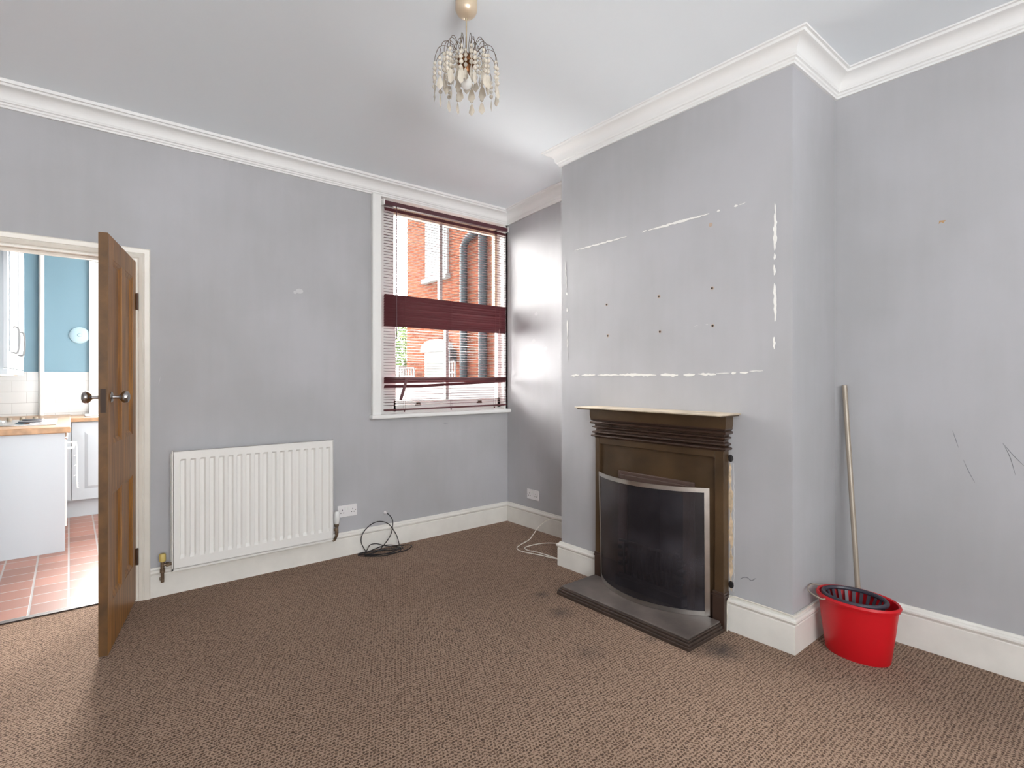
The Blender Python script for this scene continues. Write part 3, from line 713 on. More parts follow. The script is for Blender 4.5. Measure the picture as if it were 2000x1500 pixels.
# --- fireplace
FX = 2.590
FY0, FY1 = 1.424, 2.297
fp = thing('fireplace', (XB-.03, 1.86, 0), 'brown painted cast iron fireplace on the chimney breast', 'fireplace')
mb = MB()  # outer jambs with recessed field
pr_ = .052
mb.box(FX, XB, FY0, FY0+pr_, 0, .93); mb.box(FX, XB, FY1-.035, FY1, 0, .93); mb.box(FX, XB, FY0+pr_, FY1-.035, .885, .93)
mb.obj('outer_frame', M['iron'], fp, bevel=.004)
mb = MB()  # recessed field plate with opening
ry = (FY0+pr_, FY1-.035); oy = (1.665, 2.055); oz = .655
xr = FX+.020
for a in ((ry[0], oy[0], .0, .885), (oy[1], ry[1], .0, .885), (oy[0], oy[1], oz, .885)): mb.box(xr, XB-.002, *a)
mb.obj('surround_plate', M['iron'], fp)
for a, b in ((FY0-.003, FY0+pr_+.01), (FY1-.045, FY1+.003)):   # raised plinth blocks at the foot
    mb = MB(); mb.box(FX-.004, XB, a, b, .0, .170); mb.box(FX-.009, XB, a-.003, b+.003, .170, .182); mb.box(FX-.006, XB, a, b, .182, .196)
    mb.obj('plinth_block', M['iron_dark'], fp, bevel=.003)
for a, b in ((FY0+pr_, oy[0]-.02), (oy[1]+.02, FY1-.04)):
    mb = MB(); mb.box(xr-.004, XB-.01, a, b, 0, .17); mb.obj('plinth_panel', M['iron_dark'], fp, bevel=.003)
mb = MB()  # insert frame (raised, stepped)
iy0, iy1, iz = 1.600, 2.118, .735
for k, (w, x0) in enumerate(((0, xr-.014), (.020, xr-.022))):
    a, b, t = iy0+w, iy1-w, iz-w
    ww = .062-w if k else .022
    mb.box(x0, xr, a, a+ww, 0, t); mb.box(x0, xr, b-ww, b, 0, t); mb.box(x0, xr, a+ww, b-ww, t-(.03 if k else .022), t)
mb.obj('insert_frame', mat('mauve_brown_iron', (.105, .066, .054), .38, .15, coat=.2), fp, bevel=.003)
mb = MB()  # firebox
mb.box(xr, XB+.30, oy[0]-.012, oy[0], .0, oz); mb.box(xr, XB+.30, oy[1], oy[1]+.012, 0, oz); mb.box(XB+.30, XB+.33, oy[0], oy[1], 0, oz); mb.box(xr, XB+.30, oy[0], oy[1], oz, oz+.012); mb.box(xr, XB+.30, oy[0], oy[1], .0, .06)
mb.obj('firebox', M['soot'], fp)
gr = MB(); gx = 2.545; gy0, gy1 = 1.655, 2.065
gr.box(gx-.006, gx+.006, gy0, gy1, .325, .340); gr.box(gx-.008, gx+.006, gy0, gy1, .118, .140)
gr.box(gx-.012, FX+.05, gy0-.02, gy1+.02, .060, .105); gr.box(gx-.020, FX+.05, gy0-.02, gy1+.02, .105, .118)
for z in (.18, .23, .28):
    gr.box(gx, FX+.02, gy0-.012, gy0+.02, z, z+.02); gr.box(gx, FX+.02, gy1-.02, gy1+.012, z, z+.02)
g = gr.obj('fire_grate', M['soot'], fp, bevel=.002)
for i in range(11):
    y = gy0+.045+i*(gy1-gy0-.09)/10
    mb = MB(); mb.tube(bez([(gx+.004, y, .135), (gx-.012, y, .19), (gx-.014, y, .27), (gx, y, .33)], 4), .0065, 6); mb.obj('grate_bar', M['soot'], g, smooth=True)
mb = MB(); mb.lathe([(.010, 0), (.014, .006), (.009, .014), (.012, .022), (.003, .034)], (gx, gy0+.012, .34), (0,0,1), 10); mb.obj('grate_finial', M['soot'], g, smooth=True)
def ring_prof(name, prof, m, par):
    """profile (outset, z) wrapped round three sides of the surround: left return, front, right return"""
    mb = MB(); n = len(prof); cols = []
    for (sx_, side) in ((0, 'lw'), (1, 'lf'), (2, 'rf'), (3, 'rw')):
        for o, z in prof:
            x = XB if side[1] == 'w' else FX-o
            y = (FY1+o*.9) if side[0] == 'l' else (FY0-o*.9)
            cols.append((x, y, z))
    fs = []
    for c in range(3):
        for i in range(n-1):
            a = c*n+i; fs.append((a, a+1, a+1+n, a+n))
    fs.append(tuple(k*n+n-1 for k in range(4))); fs.append(tuple(k*n for k in range(4))[::-1])
    mb.add(cols, fs); return mb.obj(name, m, par, smooth=True, auto=35)
pf = [(0, .922)]
def bead(o, z0, z1, r): return [(o+r*math.sin(PI*i/6), z0+(z1-z0)*(1-math.cos(PI*i/6))/2) for i in range(7)]
pf += bead(.002, .926, .945, .019) + [(-.002, .947)] + bead(.000, .949, .966, .015) + [(-.004, .969), (-.004, .976), (.004, .984)] + bead(.008, .986, .997, .008) + [(.000, .999), (.002, 1.008)] + bead(.010, 1.009, 1.029, .016) + [(.010, 1.031)] + [(.018, 1.032), (.022, 1.036), (.024, 1.040)]
ring_prof('mantel_moulding', pf, M['iron_dark'], fp)
ring_prof('mantel_frieze', [(.020, 1.034), (.022, 1.044), (.026, 1.062), (.026, 1.106)], M['iron'], fp)
mb = MB(); sy0, sy1, sx0 = 1.358, 2.335, 2.430
o = [(sx0+.012, sy0), (XB, sy0), (XB, sy1), (sx0+.012, sy1), (sx0, sy1-.012), (sx0, sy0+.012)]
mb.prism(o, 1.113, 1.121, lambda u, v, w: (u, v, w)); o2 = [(sx0+.022, sy0+.010), (XB, sy0+.010), (XB, sy1-.010), (sx0+.022, sy1-.010)]
mb.prism(o2, 1.106, 1.113, lambda u, v, w: (u, v, w), 1)
mb.obj('mantel_shelf', [M['shelf'], M['iron']], fp, bevel=.002)['label'] = 'worn pale topped mantel shelf'
for y, z, s in ((1.408, .885, 1), (1.405, .232, 1), (2.309, .90, .6), (2.309, .245, .6)):
    mb = MB(); mb.lathe([(.018*s, 0), (.016*s, .004), (.010*s, .006)], (XB-.001, y+.006, z), (-1, 0, 0), 9, sx=1.1, sy=.85); mb.obj('fixing_lug', M['soot'], fp)

# --- hearth
ha = thing('hearth', (2.45, 1.86, 0), 'dusty brown hearth slab with stepped moulded edge before the fireplace', 'hearth')
hx0, hx1, hy0, hy1 = 2.262, 2.578, 1.418, 2.312
def tier(ins, z0, z1, m, name, par, bev=.003):
    mb = MB(); o = [(hx0+ins, hy0+ins), (hx1, hy0+ins), (hx1, hy1-ins), (hx0+ins, hy1-ins)]
    mb.prism(o, z0, z1, lambda u, v, w: (u, v, w)); return mb.obj(name, m, par, bevel=bev)
tier(0, 0, .018, M['hearth_edge'], 'edge_step', ha); tier(.006, .018, .032, M['hearth_edge'], 'edge_step', ha); tier(.014, .032, .043, M['hearth_edge'], 'edge_step', ha); tier(.020, .043, .052, M['hearth'], 'hearth_top', ha)

# --- curved fireguard
gd = thing('fireguard', (2.52, 1.86, .052), 'curved steel framed mesh fireguard standing on the hearth', 'fireguard')
def arc(a, b, sag, n=28, z=0):
    a = Vector(a); b = Vector(b); d = b-a; L_ = d.length; d.normalize(); nn = Vector((-1, 0)) ; nn = Vector((d.y, -d.x)); 
    if nn.x > 0: nn = -nn
    R = (L_*L_/4+sag*sag)/(2*sag); c = (a+b)/2-nn*(R-sag); th = math.asin(L_/2/R); base = math.atan2(nn.y, nn.x); out = []
    for i in range(n+1):
        t = -th+2*th*i/n; out.append(c+Vector((math.cos(base-t), math.sin(base-t)))*R)
    if (out[0]-a).length > (out[-1]-a).length: out.reverse()
    return out
bot = arc((2.585, 2.240), (2.590, 1.502), .160); top = arc((2.535, 2.215), (2.590, 1.506), .125)
GZ0, GZ1 = .053, .722
def gp(i, z):
    t = (z-GZ0)/(GZ1-GZ0); p = bot[i].lerp(top[i], t); return Vector((p.x, p.y, z))
def band(z0, z1, th=.004, outw=.002):
    mb = MB(); n = len(bot); vs = []
    for i in range(n):
        d = (gp(min(i+1, n-1), z0)-gp(max(i-1, 0), z0)).normalized(); nn = Vector((d.y, -d.x, 0))
        if nn.x > 0: nn = -nn
        for z in (z0, z1): vs += [gp(i, z)+nn*outw, gp(i, z)+nn*(outw-th)]
    fs = []
    for i in range(n-1):
        a = i*4; fs += [(a, a+2, a+6, a+4), (a+1, a+5, a+7, a+3), (a, a+4, a+5, a+1), (a+2, a+3, a+7, a+6)]
    fs += [(0, 1, 3, 2), (4*n-4, 4*n-2, 4*n-1, 4*n-3)]
    mb.add(vs, fs); return mb
band(GZ1-.024, GZ1).obj('top_rail', M['steel'], gd, smooth=True); band(GZ0, GZ0+.024).obj('bottom_rail', M['steel'], gd, smooth=True)
band(GZ0+.02, GZ1-.02, .0008, 0).obj('wire_mesh', M['mesh'], gd, smooth=True)
for i, (j, off) in enumerate(((0, 1), (len(bot)-1, -1))):
    a = gp(j, GZ0); b = gp(j, GZ1); k = gp(j+off, GZ0); d = (k-a).normalized(); nn = Vector((d.y, -d.x, 0)); nn = -nn if nn.x > 0 else nn
    w = .026 if j else .012
    k2 = (gp(j+off, GZ1)-b).normalized()
    vs = [a+nn*.003, a+d*w+nn*.003, b+k2*w+nn*.003, b+nn*.003, a-nn*.002, a+d*w-nn*.002, b+k2*w-nn*.002, b-nn*.002]
    mb = MB(); mb.add(vs, [(0,1,2,3),(4,7,6,5),(0,4,5,1),(1,5,6,2),(2,6,7,3),(3,7,4,0)]); mb.obj('side_post', M['steel'], gd)

# --- bucket and mop handle in the right alcove
bk = thing('mop_bucket', (2.85, .905, 0), 'red plastic mop bucket with dark wringer in the alcove corner', 'bucket')
bc = Vector((2.855, .905, 0)); sa, sb = .120, .165
def oval(r, z, n=36, dz=0):
    return [(bc.x+(sa+r)*math.cos(2*PI*k/n), bc.y+(sb+r)*math.sin(2*PI*k/n), z+dz*math.sin(2*PI*k/n)) for k in range(n)]
def oval_shell(prof, name, m, par, closed_bottom=True):
    mb = MB(); n = 36; vs = []; fs = []
    for r, z in prof: vs += oval(r, z, n)
    for j in range(len(prof)-1):
        for k in range(n): a = j*n+k; b = j*n+(k+1) % n; fs.append((a, b, b+n, a+n))
    if closed_bottom: fs.append(tuple(range(n))[::-1]); m0 = (len(prof)-1)*n; fs.append(tuple(range(m0, m0+n)))
    mb.add(vs, fs); return mb.obj(name, m, par, smooth=True)
oval_shell([(-.035, 0), (-.03, .01), (-.012, .15), (-.002, .245), (.006, .248), (.010, .262), (.004, .272), (-.004, .268), (-.008, .245), (-.034, .03)], 'bucket_body', M['red'], bk)
# wringer basket: dark, slotted, covering the nearer end
mb = MB(); n = 30
for ri, (r, z) in enumerate(((-.012, .262), (-.012, .274), (-.030, .276), (-.034, .262))):
    pass
ring = [(bc.x+(sa-.016)*math.cos(a), bc.y+.012+(sb-.035)*math.sin(a), .268) for a in [2*PI*k/36 for k in range(36)]]
mb.tube(ring, .010, 8, closed=True); mb.obj('wringer_rim', M['wringer'], bk, smooth=True)
mb = MB()
for k in range(24):
    a = 2*PI*k/24; c, s_ = math.cos(a), math.sin(a)
    mb.bar((bc.x+(sa-.018)*c, bc.y+.012+(sb-.037)*s_, .262), (bc.x+(sa-.060)*c, bc.y+.012+(sb-.080)*s_, .16), .014, .004, up=(0, 0, 1))
vs = [(bc.x+(sa-.058)*math.cos(2*PI*k/24), bc.y+.012+(sb-.078)*math.sin(2*PI*k/24), z) for z in (.155, .165) for k in range(24)]
mb.add(vs, [(k, (k+1) % 24, (k+1) % 24+24, k+24) for k in range(24)]+[tuple(range(24))[::-1], tuple(range(24, 48))])
mb.obj('wringer_basket', M['wringer'], bk)
mb = MB(); hp = [(bc.x-.10, bc.y+.10, .258), (bc.x-.13, bc.y+.11, .262), (bc.x-.105, bc.y+.175, .275), (bc.x-.02, bc.y+.19, .280), (bc.x+.05, bc.y+.15, .262)]
mb.tube(bez(hp), .0035, 7); mb.obj('carry_handle', M['pole'], bk, smooth=True)
mp = thing('mop', (3.005, .950, 0), 'long taupe mop handle leaning into the alcove corner behind the red bucket', 'mop')
pb = Vector((3.035, .948, .06)); pt = Vector((3.148, 1.057, 1.262))
mb = MB(); mb.tube([pb, pt-(pt-pb).normalized()*.004, pt], .0125, 14); mb.obj('handle', M['pole'], mp, smooth=True)
mb = MB(); mb.lathe([(.030, 0), (.034, .02), (.018, .06), (.014, .09)], (3.035, .948, .055), (pt-pb).normalized(), 14); mb.obj('socket', M['wringer'], mp, smooth=True)
mb = MB()
for k in range(34):
    a = 2*PI*k/34+random.uniform(-.1, .1); c, s_ = math.cos(a)*.042, math.sin(a)*.042
    mb.tube(bez([(3.035+c*.3, .948+s_*.3, .066), (3.035+c*.8, .948+s_*.8, .055), (3.035+c, .948+s_, .025), (3.035+c*1.1, .948+s_*1.1, .006)], 3), .0045, 5)
mb.obj('mop_head', M['mophead'], mp)

# --- crystal ceiling light
lx, ly = 1.285, 1.853; lz = cz(ly)
cl = thing('ceiling_light', (lx, ly, lz), 'small brass waterfall chandelier with cream crystal drops hanging from the ceiling', 'ceiling light')
mb = MB(); mb.lathe([(.045, 0), (.0455, -.045), (.043, -.053), (.038, -.062), (.026, -.073), (.010, -.079), (.005, -.080)], (lx, ly, lz), (0,0,1), 32); mb.obj('ceiling_canopy', M['pearl'], cl, smooth=True)
mb = MB(); mb.lathe([(.005, -.075), (.005, -.084), (.003, -.088), (.003, -.245)], (lx, ly, lz), (0,0,1), 10); mb.obj('rod', M['brass'], cl, smooth=True)
hz = 2.622
mb = MB(); mb.lathe([(.004, .036), (.018, .034), (.024, .022), (.038, .016), (.041, .006), (.038, -.006), (.028, -.012), (.022, -.016), (.022, -.040), (.017, -.046)], (lx, ly, hz), (0,0,1), 28); mb.obj('hub', M['hub'], cl, smooth=True)
mb = MB(); mb.lathe([(.008, -.044), (.012, -.052), (.020, -.066), (.0235, -.082), (.021, -.098), (.012, -.108), (.003, -.111)], (lx, ly, hz), (0,0,1), 20); mb.obj('bulb', M['bulb'], cl, smooth=True)
def strand(mb, mp_, x, y, z, nb, ang, rb=.0062, ps=1):
    zz = z
    for i in range(nb):
        r = rb*(1.0 if i % 2 else .82); zz -= r*1.15; mb.sphere((x, y, zz), r, 8, 6); zz -= r*1.15
        mb.box(x-.0006, x+.0006, y-.0006, y+.0006, zz-.004, zz+.002); zz -= .0025
    out = [(0, 0), (.006, -.006), (.0115, -.026), (.0125, -.033), (.007, -.040), (0, -.047), (-.007, -.040), (-.0125, -.033), (-.0115, -.026), (-.006, -.006)]
    c, s_ = math.cos(ang), math.sin(ang); vs = [(x+u*c*ps, y+u*s_*ps, zz+v*ps) for u, v in out]
    vs += [(x-s_*.0042, y+c*.0042, zz-.027*ps), (x+s_*.0042, y-c*.0042, zz-.027*ps)]; n = len(out)
    fs = [(i, (i+1) % n, n) for i in range(n)]+[((i+1) % n, i, n+1) for i in range(n)]
    mp_.add(vs, fs)
tiers = [(16, .132, .030, .058, 3, 0.1), (12, .094, .055, .030, 3, .35), (8, .054, .062, .040, 3, .2)]
for ti, (cnt, R_, rise, drop, nb, ph) in enumerate(tiers):
    for k in range(cnt):
        a = 2*PI*(k+ph)/cnt+random.uniform(-.06, .06); c, s_ = math.cos(a), math.sin(a); R1 = R_*random.uniform(.95, 1.04)
        def q(r, z): return (lx+r*c, ly+r*s_, hz+z)
        if ti == 0: pts = [q(.033, .004), q(.060, .040), q(.092, .052), q(.118, .038), q(R1, .000), q(R1+.002, -.022)]; e = q(R1+.002, -.022)
        elif ti == 1: pts = [q(.028, .010), q(.046, .052), q(.066, .080), q(.084, .072), q(R1, .045), q(R1, .028)]; e = q(R1, .028)
        else: pts = [q(.016, .020), q(.022, .062), q(.034, .088), q(.046, .075), q(R1, .048), q(R1, .030)]; e = q(R1, .030)
        mb = MB(); mb.tube(bez(pts, 5), .0012, 5); arm = mb.obj('arm', M['wire_gold'], cl, smooth=True)
        m1 = MB(); m2 = MB(); strand(m1, m2, *e, 4, a+PI/2+random.uniform(-.9, .9), (.0086, .0092, .0084)[ti], (1.15, 1.35, 1.1)[ti])
        m1.obj('bead_strand', M['crystal'], arm, smooth=True); m2.obj('crystal_drop', M['crystal'], arm)

w3 = thing('added_window_3', (-.1, YF-.06, .75), 'added unseen white framed window in the wall behind the viewer', 'window', kind='structure')  # added window out of view, an opening for the front fill lamp
mb = MB(); mb.box(-1.1, -1.05, YF-.11, YF-.05, .75, 2.6); mb.box(.85, .9, YF-.11, YF-.05, .75, 2.6); mb.box(-1.05, .85, YF-.11, YF-.05, .75, .80); mb.box(-1.05, .85, YF-.11, YF-.05, 2.55, 2.6); mb.box(-.12, -.08, YF-.11, YF-.05, .80, 2.55)
mb.obj('window_frame', M['window_white'], w3)
w4 = thing('window_4', (1.55, 5.28, .85), 'white framed window in the right wall of the kitchen', 'window', kind='structure')
mb = MB(); mb.box(1.51, 1.57, 4.25, 4.30, .85, 2.45); mb.box(1.51, 1.57, 6.25, 6.30, .85, 2.45); mb.box(1.51, 1.57, 4.30, 6.25, .85, .90); mb.box(1.51, 1.57, 4.30, 6.25, 2.40, 2.45); mb.box(1.51, 1.57, 5.25, 5.30, .90, 2.40)
mb.obj('window_frame', M['window_white'], w4)
# ------------------------------------------------------------------ kitchen
KY = 7.0; KX0, KX1 = -1.6, 1.5; KC = 2.62
mb = MB(); mb.box(KX0-.1, KX1+.1, 3.905, KY+.1, -.1, 0)
struct('floor_kitchen', mb, M['quarry'], 'red quarry tile floor of the kitchen beyond the doorway', 'tiled floor')
mb = MB(); mb.box(KX0-.1, KX1+.1, YB+.13, KY+.1, KC, KC+.2)
struct('ceiling_kitchen', mb, M['kwhite'], 'white ceiling of the kitchen beyond the doorway', 'ceiling')
mb = MB(); kwx0, kwx1, kwz0, kwz1 = .175, 1.25, .98, 2.5
for a in ((KX0-.1, kwx0, 0, 3.0), (kwx0, kwx1, 0, kwz0), (kwx0, kwx1, kwz1, 3.0), (kwx1, KX1+.1, 0, 3.0)): mb.box(a[0], a[1], KY, KY+.12, a[2], a[3])
struct('wall_kitchen_back', mb, M['kblue'], 'pale blue painted far wall of the kitchen', 'wall')
mb = MB(); mb.box(KX0-.1, KX0, YB+.13, KY+.1, 0, 3); struct('wall_kitchen_left', mb, M['kblue'], 'pale blue left wall of the kitchen', 'wall')
mb = MB()
for a in ((YB+.13, 4.25, 0, 3), (4.25, 6.3, 0, .85), (4.25, 6.3, 2.45, 3), (6.3, KY+.1, 0, 3)): mb.box(KX1, KX1+.1, *a)
struct('wall_kitchen_right', mb, M['kwhite'], 'white right wall of the kitchen with a window', 'wall')
mb = MB(); mb.box(KX0, .160, KY-.008, KY, .90, 1.362)
struct('wall_tiles', mb, M['metro'], 'white brick pattern tiled splashback on the kitchen wall', 'wall tiles')
w2 = thing('window_2', (.7, KY, .98), 'white framed kitchen window partly hidden by the open door', 'window', kind='structure')
mb = MB(); mb.box(.160, .205, KY-.03, KY+.03, .93, 2.56); mb.box(1.23, 1.28, KY-.03, KY+.03, .93, 2.56); mb.box(.16, 1.28, KY-.03, KY+.03, 2.50, 2.56); mb.box(.16, 1.28, KY-.06, KY+.03, .93, .98)
mb.box(.205, .245, KY+.02, KY+.07, .98, 2.5); mb.box(1.19, 1.23, KY+.02, KY+.07, .98, 2.5); mb.box(.245, 1.19, KY+.02, KY+.07, 2.46, 2.5); mb.box(.245, 1.19, KY+.02, KY+.07, .98, 1.02)
mb.obj('window_frame', M['window_white'], w2)
mb = MB(); mb.box(.2451, 1.1899, KY+.043, KY+.047, 1.0201, 2.4599); mb.obj('pane', M['glass'], w2)
mb = MB(); mb.lathe([(.022, 0), (.022, 1.66)], (-.207, KY-.024, .935), (0,0,1), 14); tag(mb.obj('white_pipe', M['white'], smooth=True), 'white vertical pipe running up the blue kitchen wall', 'pipe')
mb = MB(); mb.lathe([(.083, 0), (.083, .010), (.070, .020), (.020, .024), (.014, .034), (.004, .036)], (.085, KY, 1.735), (0, -1, 0), 28); tag(mb.obj('wall_plate', mat('pale_blue_plastic', (.42, .58, .66), .35), smooth=True), 'round pale plate mounted on the blue kitchen wall', 'vent')
# peninsula units
pu = thing('peninsula_cabinet', (-.5, 5.6, 0), 'white kitchen base unit end panel nearest the doorway', 'cabinet')
mb = MB(); mb.box(-1.05, -.022, 5.24, 5.262, .0, .888); mb.obj('end_panel', M['cab'], pu, bevel=.001)
mb = MB(); mb.box(-1.05, -.045, 5.262, 5.45, .12, .888); mb.box(-1.05, -.09, 5.262, 5.45, 0, .12); mb.obj('carcass', M['cab'], pu)
mb = MB(); mb.box(-.045, -.024, 5.27, 5.445, .13, .88); mb.obj('door', M['cab'], pu, bevel=.002)
ov = thing('oven', (-.5, 5.75, 0), 'white built under oven beneath the hob in the kitchen', 'oven')
mb = MB(); mb.box(-.62, -.030, 5.455, 6.05, .10, .886); mb.box(-.62, -.07, 5.455, 6.05, 0, .10); mb.obj('oven_body', M['white'], ov)
mb = MB(); mb.box(-.030, -.012, 5.46, 6.045, .14, .76); mb.obj('oven_door', M['white'], ov, bevel=.003)
mb = MB(); mb.tube([(-.012, 5.50, .745), (.028, 5.51, .748), (.028, 5.99, .748), (-.012, 6.0, .745)], .009, 8); mb.obj('oven_handle', M['white'], ov, smooth=True)
for k, y in enumerate((5.52, 5.64, 5.76, 5.88)):
    mb = MB(); mb.lathe([(.018, 0), (.018, .012), (.013, .024)], (-.030, y, .83), (1, 0, 0), 12); mb.obj('oven_knob', M['ss'], ov, smooth=True)
# white wire rack on the oven handle
mb = MB()
for y in (5.50, 5.62, 5.74):
    mb.tube(bez([(.040, y, .765), (.050, y, .75), (.052, y, .60), (.050, y, .44), (.062, y, .43)], 4), .003, 5)
for k in range(9):
    z = .73-k*.035; mb.tube([(.052, 5.50, z), (.052, 5.74, z)], .0028, 5)
for z in (.68, .60, .52): mb.tube(bez([(.03, 5.50, z), (.042, 5.50, z+.008), (.052, 5.50, z-.004)], 4), .003, 5)
mb.tube([(.02, 5.49, .77), (.052, 5.49, .77)], .006, 6); mb.tube([(.02, 5.75, .77), (.052, 5.75, .77)], .006, 6)
tag(mb.obj('wire_rack', M['white'], smooth=True), 'white wire rack hooked over the oven handle in the kitchen', 'rack')
mb = MB(); mb.box(-1.05, .012, 5.215, KY-.01, .890, .935)
tag(mb.obj('peninsula_worktop', M['oak'], bevel=.006), 'wood edged kitchen worktop carrying the steel hob', 'worktop')
hb = thing('hob', (-.38, 5.9, .936), 'stainless steel hob with a row of knobs on the kitchen worktop', 'hob')
mb = MB(); mb.box(-.66, -.075, 5.50, 6.22, .936, .944); mb.obj('hob_plate', M['ss'], hb, bevel=.003)
for x, y, r in ((-.50, 5.72, .075), (-.23, 5.72, .085), (-.50, 6.0, .085), (-.23, 6.0, .075)):
    mb = MB(); mb.lathe([(r+.015, 0), (r+.012, .006), (r, .008)], (x, y, .944), (0,0,1), 24); bn = mb.obj('hot_plate', M['ss'], hb, smooth=True)
    mb = MB(); mb.lathe([(r-.004, .006), (r-.008, .014), (.01, .014)], (x, y, .944), (0,0,1), 24); mb.obj('plate_disc', mat('dark_plate', (.10, .10, .11), .4, .4), bn, smooth=True)
for x in (-.47, -.385, -.305, -.222):
    mb = MB(); mb.lathe([(.018, 0), (.017, .022), (.012, .024)], (x, 6.165, .944), (0,0,1), 14); mb.obj('hob_knob', mat('tan_knob', (.30, .24, .17), .4), hb, smooth=True)
# far base cabinet
cb = thing('base_cabinet', (.4, 6.7, 0), 'white shaker base cabinet against the far kitchen wall', 'cabinet')
mb = MB(); mb.box(-.04, 1.2, 6.440, KY-.01, .155, .892); mb.obj('carcass', M['cab'], cb)
mb = MB(); mb.box(-.04, 1.2, 6.475, 6.49, 0, .155); mb.obj('plinth', M['cab'], cb)
for x0, x1 in ((.020, .50), (.505, 1.0)):
    mb = MB(); mb.box(x0, x1, 6.42, 6.44, .165, .885); dd = mb.obj('door', M['cab'], cb, bevel=.002)
    mb = MB(); o_ = [(x0+.09, .26), (x1-.09, .26), (x1-.09, .80), (x0+.09, .80)]; i_ = [(x0+.12, .29), (x1-.12, .29), (x1-.12, .77), (x0+.12, .77)]
    vs = [(u, 6.421, v) for u, v in o_]+[(u, 6.412, v) for u, v in i_]; mb.add(vs, [(0,1,5,4),(1,2,6,5),(2,3,7,6),(3,0,4,7),(4,5,6,7)]); mb.obj('raised_panel', M['cab'], dd)
mb = MB(); mb.box(-.04, .018, 6.425, 6.44, .165, .885); mb.obj('corner_post', M['cab'], cb)
mb = MB(); mb.box(.0125, 1.25, 6.395, KY-.01, .893, .930); tag(mb.obj('far_worktop', M['oak'], bevel=.004), 'wood edged worktop on the far kitchen cabinet', 'worktop')
mb = MB(); mb.box(.12, .60, 6.56, 6.92, .931, .940); tag(mb.obj('draining_board', M['white'], bevel=.004), 'white draining board at the far kitchen window', 'sink')
# wall cabinet
wcb = thing('wall_cabinet', (-.5, 5.3, 1.36), 'white two door kitchen wall cabinet at the left of the doorway view', 'cabinet')
mb = MB(); mb.box(-.62, -.314, 4.56, 6.10, 1.36, 2.42); mb.obj('carcass', M['cab'], wcb)
mb = MB(); mb.box(-.62, -.292, 4.545, 6.11, 1.325, 1.36); mb.obj('light_pelmet', M['cab'], wcb); mb = MB(); mb.box(-.60, -.33, 4.55, 6.09, 1.318, 1.325); mb.obj('underside', M['oak'], wcb)
for y0, y1, hy_ in ((4.545, 5.325, 4.87), (5.33, 6.11, 5.42)):
    mb = MB(); mb.box(-.313, -.292, y0, y1, 1.365, 2.41); dd = mb.obj('door', M['cab'], wcb, bevel=.002)
    mb = MB(); mb.box(-.292, -.286, y0+.09, y1-.09, 1.47, 2.30); mb.obj('raised_panel', M['cab'], dd, bevel=.004)
    mb = MB(); mb.tube(bez([(-.290, hy_, 1.64), (-.262, hy_, 1.635), (-.255, hy_, 1.56), (-.262, hy_, 1.475), (-.290, hy_, 1.47)], 4), .006, 6); mb.obj('door_handle', mat('grey_handle', (.20, .20, .20), .4, .6), dd, smooth=True)

# ------------------------------------------------------------------ outside the window
mb = MB(); mb.box(-8, 16, 3.94, 30, -.25, -.12); struct('ground', mb, M['concrete'], 'pale concrete yard outside the window', 'ground')
HXf = 6.0
hs = thing('neighbour_house', (7.5, 8, 0), 'red brick neighbouring house seen through the blind', 'house')
mb = MB(); mb.box(HXf, HXf+5, 4.6, 11.05, -.12, 6.6); mb.obj('brick_wall', M['brick'], hs)
mb = MB(); mb.prism([(HXf-.3, 6.6), (HXf+2.5, 8.4), (HXf+5.3, 6.6)], 4.4, 11.25, lambda u, v, w: (u, w, v)); mb.obj('roof', M['slate'], hs)
uw = MB(); uw.box(HXf-.05, HXf+.02, 9.28, 10.14, 3.42, 4.75); uw.box(HXf-.12, HXf, 9.22, 10.2, 3.34, 3.43); uo = uw.obj('upper_window', M['stone'], hs)
mb = MB(); mb.box(HXf-.058, HXf-.05, 9.36, 10.06, 3.50, 4.05); mb.box(HXf-.058, HXf-.05, 9.36, 10.06, 4.10, 4.67); mb.obj('pane', mat('pale_pane', (.10, .13, .13), .6, spec=.1), uo)
lw = MB(); lw.box(HXf-.05, HXf+.02, 9.22, 10.16, 1.0, 1.92)
ar = [(9.12, 1.86)]+[(9.69-.57*math.cos(PI*i/10), 1.92+.20*math.sin(PI*i/10)) for i in range(11)]+[(10.26, 1.86)]
lw.prism(ar, HXf-.10, HXf, lambda u, v, w: (w, u, v)); lo_ = lw.obj('lower_window', M['stone'], hs)
mb = MB(); mb.box(HXf-.06, HXf-.05, 9.32, 10.06, 1.35, 1.80); mb.box(HXf-.06, HXf-.05, 9.32, 10.06, 1.02, 1.30); mb.obj('pane', mat('green_grey_pane', (.05, .07, .06), .6, spec=.1), lo_)
mb = MB(); mb.tube([(HXf-.09, 8.62, -.1), (HXf-.09, 8.62, 3.85), (HXf-.09, 8.50, 3.98), (HXf-.09, 8.05, 4.10)], .075, 10); mb.obj('downpipe', M['gpipe'], hs, smooth=True)
mb = MB(); mb.tube([(HXf-.09, 8.0, -.1), (HXf-.09, 8.0, 6.4)], .08, 10); mb.obj('soil_pipe', M['gpipe'], hs, smooth=True)
mb = MB(); mb.box(HXf-.16, HXf, 8.99, 9.10, 1.62, 1.86); mb.obj('wall_lamp', M['gpipe'], hs)
mb = MB(); mb.box(1.9, HXf-.4, 5.6, 5.75, -.12, 1.297); mb.box(1.88, HXf-.4, 5.58, 5.77, 1.28, 1.300); tag(mb.obj('garden_wall', M['stone']), 'low white painted yard wall just outside the window', 'garden wall')
